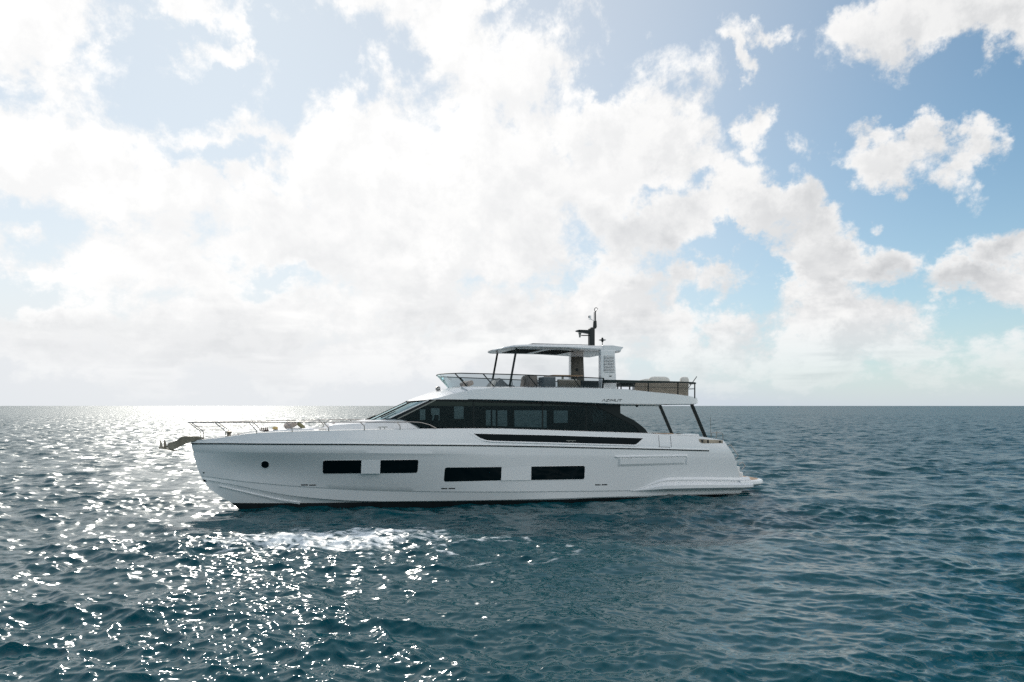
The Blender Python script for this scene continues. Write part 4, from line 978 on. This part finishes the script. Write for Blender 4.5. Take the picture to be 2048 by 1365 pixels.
# flybridge aft: woven sofa, cushions, slim black table
B0 = (20.7, -1.8, 5.03)
so = thing('woven_sofa', 'long beige woven rope sofa behind the after rail of the upper deck', 'sofa', B0)
MB().box((19.75, -2.2, 5.06), (22.32, -2.08, 5.805)).build('back_panel', M['weave'], so, B0, bevel=.03)
MB().box((19.17, -2.2, 5.06), (19.75, -2.08, 5.80)).build('side_panel', M['weave'], so, B0, bevel=.03)
MB().box((22.2, -2.08, 5.06), (22.32, -1.2, 5.80)).build('armrest', M['weave'], so, B0, bevel=.03)
MB().box((19.2, -2.08, 5.2), (22.2, -1.2, 5.44)).build('seat', M['cush'], so, B0, bevel=.05)
MB().box((19.3, -2.05, 5.02), (22.2, -1.25, 5.20)).build('plinth', M['dark'], so, B0)
soft('back_cushion', 'wide cream back cushion standing highest above the woven sofa, nearer its front end', 'cushion', M['cush'], (20.72, -1.92, 5.80), (1.24, .26, .66), group='cream cushions on the woven sofa')
soft('back_cushion', 'narrow cream back cushion by the after end of the woven sofa', 'cushion', M['cush'], (22.22, -1.95, 5.82), (.48, .24, .62), group='cream cushions on the woven sofa')
soft('back_cushion', 'low cream cushion sloping down beside the wide cushion on the woven sofa', 'cushion', M['cush'], (19.85, -1.9, 5.68), (.8, .26, .6), rot=RY(-12), group='cream cushions on the woven sofa')
B1 = (18.8, -1.9, 5.03)
tb_ = thing('side_table', 'slim black metal table between the louvred leg and the woven sofa', 'table', B1)
MB().box((18.35, -2.2, 5.70), (19.23, -1.5, 5.765)).build('table_top', M['black'], tb_, B1, bevel=.01)
MB().box((18.40, -2.16, 5.58), (19.18, -1.55, 5.69)).build('apron', M['capgreen'], tb_, B1)
for s in (18.38, 19.18):
    for v in (-2.15, -1.55):
        MB().box((s, v-.025, 5.03), (s+.05, v+.025, 5.70)).build('leg', M['black'], tb_, B1)
# flybridge, under the hard top and forward of it
B2 = (13.9, -.8, 5.03)
hc = thing('helm_console', 'grey helm console with dark screen cover behind the wind screen', 'console', B2)
MB().prism([(12.0, 5.03), (12.0, 5.62), (12.28, 5.97), (12.62, 5.66), (13.0, 5.60), (13.0, 5.03)], -1.3, .4).build('console_body', M['grey'], hc, B2, bevel=.03)
MB().rbar((12.24, -.45, 5.965), (12.68, -.45, 5.64), 1.4, .03).build('screen_cover', M['black'], hc, B2)
MB().tube([(12.95+.03*math.cos(a), -.9+.2*math.cos(a), 5.70+.2*math.sin(a)) for a in lin(0, 2*math.pi, 17)[:-1]], .02, closed=True).build('steering_wheel', M['black'], hc, B2)
def helm_seat(v, label):
    b = (13.9, v, 5.03)
    t = thing('helm_chair', label, 'seat', b, 'taupe helm seats under the hard top')
    MB().lathe((13.85, v, 5.03), [(.2, 0), (.2, .04), (.06, .06), (.06, .4)], 16).build('pedestal', M['steel'], t, b)
    MB().box((13.5, v-.3, 5.42), (14.15, v+.3, 5.58)).build('seat', M['taupe'], t, b, bevel=.05)
    MB().prism([(13.72, 5.55), (13.80, 6.08), (13.92, 6.17), (14.20, 6.10), (14.25, 5.55)], v-.30, v+.30).build('backrest', M['taupe'], t, b, bevel=.05)
helm_seat(-1.0, 'taupe upholstered helm seat nearest the wind screen, facing the bow')
helm_seat(-.2, 'taupe helm seat standing behind the nearer one')
B3 = (14.55, -1.4, 5.03)
MBo = MB().box((14.28, -1.95, 5.03), (14.92, -1.15, 6.03)).build('bar_cabinet', M['grey'], None, B3, bevel=.03)
tag(MBo, 'plain dark grey bar cabinet just aft of the helm seats', 'cabinet')
B4 = (16.0, -1.2, 5.03)
ds = thing('dining_sofa', 'charcoal dining sofa with patterned back under the hard top', 'sofa', B4)
MB().box((15.05, -1.95, 5.03), (17.2, -1.15, 5.45)).build('seat', M['dark'], ds, B4, bevel=.05)
MB().box((15.0, -2.1, 5.03), (16.2, -1.92, 5.88)).build('back_panel', M['weave'], ds, B4, bevel=.04)
MB().box((16.22, -2.1, 5.03), (17.2, -1.92, 5.86)).build('backrest', M['dark'], ds, B4, bevel=.04)
MB().box((15.15, -1.9, 5.80), (16.1, -1.5, 5.93)).build('pad', M['cush'], ds, B4, bevel=.04)
B5 = (15.9, -.4, 5.03)
dt = thing('dining_table', 'dining table with thin pale top between sofa and veneered leg', 'table', B5)
MB().slab([(15.2, -.9), (16.75, -.9), (16.9, -.75), (16.9, .5), (15.2, .5)], 6.15, 6.19).build('table_top', M['teak'], dt, B5, bevel=.01)
MB().lathe((16.0, -.2, 5.03), [(.3, 0), (.3, .03), (.06, .06), (.06, 1.12), (.2, 1.13)], 18).build('pedestal', M['steel'], dt, B5)
pot = thing('potted_plant', 'low dark leafy plant in a pot on the upper deck behind the screen', 'plant', (15.6, .9, 5.03))
MB().lathe((15.6, .9, 5.03), [(.14, 0), (.2, .4), (.17, .4), (.15, .36)], 16).build('pot', M['dark'], pot, (15.6, .9, 5.03))
lf = MB()
for i in range(160):
    a, e, r = random.uniform(0, 6.28), random.uniform(.1, 1.5), random.uniform(.15, .42)
    c = Vector((15.6+r*math.cos(a)*math.cos(e), .9+r*math.sin(a)*math.cos(e), 5.43+r*1.1*math.sin(e)))
    u = Vector((random.uniform(-1, 1), random.uniform(-1, 1), random.uniform(-1, 1))).normalized(); w = u.cross(Vector((.3, .5, .8))).normalized()
    lf.add([c-u*.07, c+w*.025, c+u*.07, c-w*.025], [(0, 1, 2, 3)])
lf.build('foliage', M['leaf'], pot, (15.6, .9, 5.03), smooth=0, recalc=False)
def fly_lounger(v, c, label):
    b = (10.95, v, 5.03)
    t = thing('sun_lounger', label, 'lounger', b, 'cream sun loungers in the nose of the upper deck')
    MB().box((10.7, v-.38, 5.25), (12.0, v+.38, 5.42)).build('mattress', M['cush'], t, b, bevel=.06)
    MB().box((10.75, v-.35, 5.03), (11.95, v+.35, 5.25)).build('base', M['gel'], t, b, bevel=.02)
    MB().pillow((10.72+c, v, 5.70), (.36, .62, .26), rot=RY(-20)).build('headrest', M['blush'], t, b, smooth=60)
fly_lounger(-.95, .02, 'cream sun lounger with blush headrest nearest the side glass of the upper deck')
fly_lounger(-.05, .0, 'cream sun lounger with blush headrest on the centreline behind the wind screen')
soft('cushion', 'pale cushion leaning on the front of the helm console', 'cushion', M['cush'], (12.0, -.9, 5.66), (.14, .5, .42), rot=RY(18))

# foredeck
def onfd(s): return interp(tz, s)
soft('cushion', 'taupe cushion leaning against the olive one on the foredeck seat', 'cushion', M['taupe'], (2.42, -1.0, 3.70), (.55, .42, .22), rot=RY(-22), group='cushions on the foredeck seat')
soft('cushion', 'olive cushion standing at the after end of the foredeck seat', 'cushion', M['olive'], (2.86, -.95, 3.70), (.40, .42, .18), rot=RY(38), group='cushions on the foredeck seat')
soft('cushion', 'blush striped cushion behind the taupe one on the foredeck seat', 'cushion', M['blush'], (2.26, -.3, 3.74), (.34, .42, .18), rot=RY(-35), group='cushions on the foredeck seat')
o = soft('folded_towel', 'folded mustard towel on the foredeck pad between tray and cushions', 'towel', M['yellow'], (1.75, -.95, 3.60), (.24, .3, .12))
B6 = (1.28, -1.0, 3.47)
tr = thing('bottle_tray', 'dark brown tray holding a row of four small brown pots on the foredeck', 'tray', B6)
MB().rbar((1.10, -1.0, 3.50), (1.48, -1.0, 3.515), .26, .04).build('tray', M['brown'], tr, B6, bevel=.008)
for k in range(4):
    MB().lathe((1.16+k*.087, -1.0, 3.53), [(.030, 0), (.036, .06), (.028, .10), (.02, .11)], 12).build('pot', M['taupe'], tr, B6)
B7 = (4.05, -.9, 3.42)
ch = thing('tub_chair', 'curved tan tub chair in the foredeck well by the cowl', 'chair', B7)
for rad, m_, h, nm in ((.36, M['blush'], .40, 'backrest'), (.27, M['taupe'], .33, 'inner_pad')):
    rows = []
    for a in lin(R(-80), R(80), 14):
        hh = h*(.55+.45*math.cos(a))
        c_, s__ = math.cos(a), math.sin(a)
        x, y = 3.95+rad*c_*.75, -.9+rad*s__
        rows.append([(x, y, 3.42), (x+.10*c_, y+.06*s__, 3.42+hh), (x+.14*c_, y+.10*s__, 3.42+hh), (x+.07*c_, y+.07*s__, 3.42)])
    MB().loft(rows).build(nm, m_, ch, B7, smooth=60)
MB().lathe((3.95, -.9, 3.38), [(.28, 0), (.32, .05), (.32, .14), (.26, .18)], 20).build('seat', M['cush'], ch, B7)
# cockpit
B8 = (21.9, .4, 2.35)
cs = thing('cockpit_sofa', 'cream sofa across the after cockpit under the overhang', 'sofa', B8)
MB().box((22.3, -1.4, 2.35), (23.0, 1.9, 2.75)).build('seat', M['cush'], cs, B8, bevel=.05)
MB().box((22.95, -1.4, 2.35), (23.2, 1.9, 2.95)).build('backrest', M['cush'], cs, B8, bevel=.05)
# ------------------------------------------------------------------ sea
def make_sea():
    rng = np.random.default_rng(11)
    rings = [3.0]
    while rings[-1] < 420: rings.append(rings[-1]*1.0029 if rings[-1] > 8 else rings[-1]+0.03)
    nfine = len(rings)
    while rings[-1] < 40000: rings.append(rings[-1]*1.06)
    rings = np.array(rings)
    fine = np.radians(np.linspace(-53, 53, 1450))
    coarse = np.radians(np.linspace(53, 307, 60)[1:-1])
    ang = np.concatenate([fine, coarse])
    nr, na = len(rings), len(ang)
    rr, aa = np.meshgrid(rings, ang, indexing='ij')
    X = (rr*np.sin(aa)).astype(np.float64); Y = (rr*np.cos(aa)).astype(np.float64)
    step = np.where(rr < 420, np.maximum(rr*0.0029, 0.03), rr*0.06)
    edge = np.clip((np.abs(np.where(aa > np.pi, aa-2*np.pi, aa)) - R(50))/R(3), 0, 1)
    keep_ang = 1-edge
    N = 190
    lam = np.exp(rng.uniform(math.log(0.18), math.log(8.0), N))
    # slope carried by each train: chop dominates, a little long swell
    sl_ = 0.30*np.where(lam < 0.9, 1.0, (0.9/lam)**0.42)*np.where(lam < 0.7, (lam/0.7)**0.05, 1.0)*math.sqrt(2.0/N)
    th = R(252) + rng.normal(0, R(40), N)
    ph = rng.uniform(0, 2*np.pi, N)
    # gusts: patches of rougher and smoother water
    g = np.zeros_like(X)
    for i in range(9):
        L = rng.uniform(6, 26); t = rng.uniform(0, 2*np.pi)
        g += np.sin(2*np.pi/L*(X*math.cos(t)*0.7 + Y*math.sin(t)) + rng.uniform(0, 6.28))
    gust = np.clip(0.98 + 0.16*g, 0.6, 1.5)
    def spot(x, y, rx, ry, rot=0):
        c, s_ = math.cos(rot), math.sin(rot)
        u = ((X-x)*c + (Y-y)*s_)/rx; v = (-(X-x)*s_ + (Y-y)*c)/ry
        return np.exp(-(u*u+v*v)**1.5)
    # thruster wash in front of the bow, eddies beside it, slick behind the stern
    wash = spot(-6.6, 24.0, 5.2, 2.3, R(5))
    boil = spot(-1.2, 22.3, 3.4, 2.6)
    slick = spot(18, 34.5, 8.0, 2.0, R(10)) + 0.8*spot(-10.5, 18.3, 2.6, 1.0)
    gust = np.clip(gust*(1-0.55*np.clip(slick, 0, 1)) + 0.9*wash + 0.5*boil, 0.15, 2.2)
    Z = np.zeros_like(X); DX = np.zeros_like(X); DY = np.zeros_like(X); lost = np.zeros_like(X)
    for i in range(N):
        k = 2*np.pi/lam[i]; c, s_ = math.cos(th[i]), math.sin(th[i])
        f = np.clip((lam[i]/step - 2.5)/2.5, 0, 1)*keep_ang
        w = gust if lam[i] < 2.2 else 1.0
        a = sl_[i]/k*f*w
        q = k*(X*c+Y*s_) + ph[i]
        sn = np.sin(q); cs = np.cos(q)
        Z += a*cs; DX -= 0.85*a*c*sn; DY -= 0.85*a*s_*sn
        lost += 0.5*(sl_[i]*(1-f))**2
    swirl = np.zeros_like(X)
    # eddy rings of the wash, real low ridges
    for (x, y, r0) in ((-1.6, 22.0, 2.2), (-0.2, 22.8, 1.5), (0.4, 21.6, 2.6)):
        d = np.sqrt(((X-x)/1.5)**2 + (Y-y)**2) + 0.25*np.sin(3*np.arctan2(Y-y, X-x)+x)
        ring = np.exp(-((d-r0)/0.13)**2)
        Z += 0.035*ring*np.clip(boil*1.5, 0, 1)
        swirl = np.maximum(swirl, ring*np.clip(boil*2.2, 0, 1))
    lost = np.sqrt(lost)
    co = np.stack([X+DX, Y+DY, Z], -1).reshape(-1, 3)
    co = np.concatenate([co, [[0, 0, 0]]])
    i0 = np.arange(nr-1)[:, None]*na; j = np.arange(na)[None, :]; j2 = (j+1) % na
    q = np.stack([i0+j, i0+na+j, i0+na+j2, i0+j2], -1).reshape(-1, 4)
    q = q[:, ::-1]
    tri = np.stack([np.full(na, nr*na), (np.arange(na)+1) % na, np.arange(na)], -1)[:, ::-1]
    me = bpy.data.meshes.new('sea')
    me.vertices.add(len(co)); me.vertices.foreach_set('co', co.astype(np.float32).ravel())
    nl = q.size + tri.size
    me.loops.add(nl); me.loops.foreach_set('vertex_index', np.concatenate([q.ravel(), tri.ravel()]).astype(np.int32))
    npoly = len(q)+len(tri)
    me.polygons.add(npoly)
    ls = np.concatenate([np.arange(len(q))*4, len(q)*4 + np.arange(len(tri))*3]).astype(np.int32)
    me.polygons.foreach_set('loop_start', ls)
    me.update(calc_edges=True)
    me.shade_smooth()
    for nm, arr in (('ripple', gust), ('lost', lost), ('wash', np.clip(wash, 0, 1)), ('boil', np.clip(swirl, 0, 1))):
        at = me.attributes.new(nm, 'FLOAT', 'POINT')
        at.data.foreach_set('value', np.concatenate([arr.ravel(), [1.0]]).astype(np.float32))
    o = bpy.data.objects.new('sea', me)
    COL.objects.link(o)
    o['kind'] = 'structure'
    m = bpy.data.materials.new('sea_water'); m.use_nodes = True
    t = m.node_tree; t.nodes.clear(); S = NT(t)
    mo = S.n('ShaderNodeOutputMaterial'); pb = S.n('ShaderNodeBsdfPrincipled')
    t.links.new(pb.outputs[0], mo.inputs[0])
    geo = S.n('ShaderNodeNewGeometry')
    P, Nn = geo.outputs['Position'], geo.outputs['Normal']
    def attr(nm): return S.n('ShaderNodeAttribute', attribute_name=nm).outputs['Fac']
    rip, lo, wa, bo = attr('ripple'), attr('lost'), attr('wash'), attr('boil')
    P2 = S.vm('MULTIPLY', P, (0.75, 1.0, 1.0))
    c1 = S.noise(P2, 5.5, 2, 0.5, col=True)
    c2 = S.noise(P2, 1.1, 3, 0.6, col=True)
    v1 = S.vm('SCALE', S.vm('SUBTRACT', c1, (0.5, 0.5, 0.5)), scale=S.m('MULTIPLY', rip, 0.36))
    v2 = S.vm('SCALE', S.vm('SUBTRACT', c2, (0.5, 0.5, 0.5)), scale=S.m('MULTIPLY', lo, 7.0))
    v = S.vm('MULTIPLY', S.vm('ADD', v1, v2), (1.0, 1.0, 0.0))
    nrm = S.vm('NORMALIZE', S.vm('ADD', Nn, v))
    # foam in the wash: lacy streaks, their white also painting the sun glints
    fx = S.vm('MULTIPLY', P, (0.55, 1.3, 0.0))
    fw = S.noise(fx, 0.9, 3, 0.6, col=True)
    fx2 = S.vm('ADD', fx, S.vm('SCALE', fw, scale=0.9))
    fn = S.noise(fx2, 2.4, 8, 0.68, 0.6)
    cov = S.m('MAXIMUM', wa, S.m('MULTIPLY', bo, 0.7))
    foam_glints = S.ss(S.m('ADD', fn, S.m('MULTIPLY', cov, 0.30)), 0.66, 0.86)
    foam_glints = S.m('MULTIPLY', foam_glints, S.ss(cov, 0.05, 0.4))
    S.put(pb.inputs['Base Color'], S.mix(foam_glints, (0.0, 0.058, 0.074, 1), (0.75, 0.80, 0.82, 1)))
    S.put(pb.inputs['Roughness'], S.m('ADD', S.m('ADD', 0.055, S.m('MULTIPLY', lo, 1.2)), S.m('MULTIPLY', foam_glints, 0.4)))
    pb.inputs['IOR'].default_value = 1.333
    S.put(pb.inputs['Normal'], nrm)
    me.materials.append(m)
make_sea()
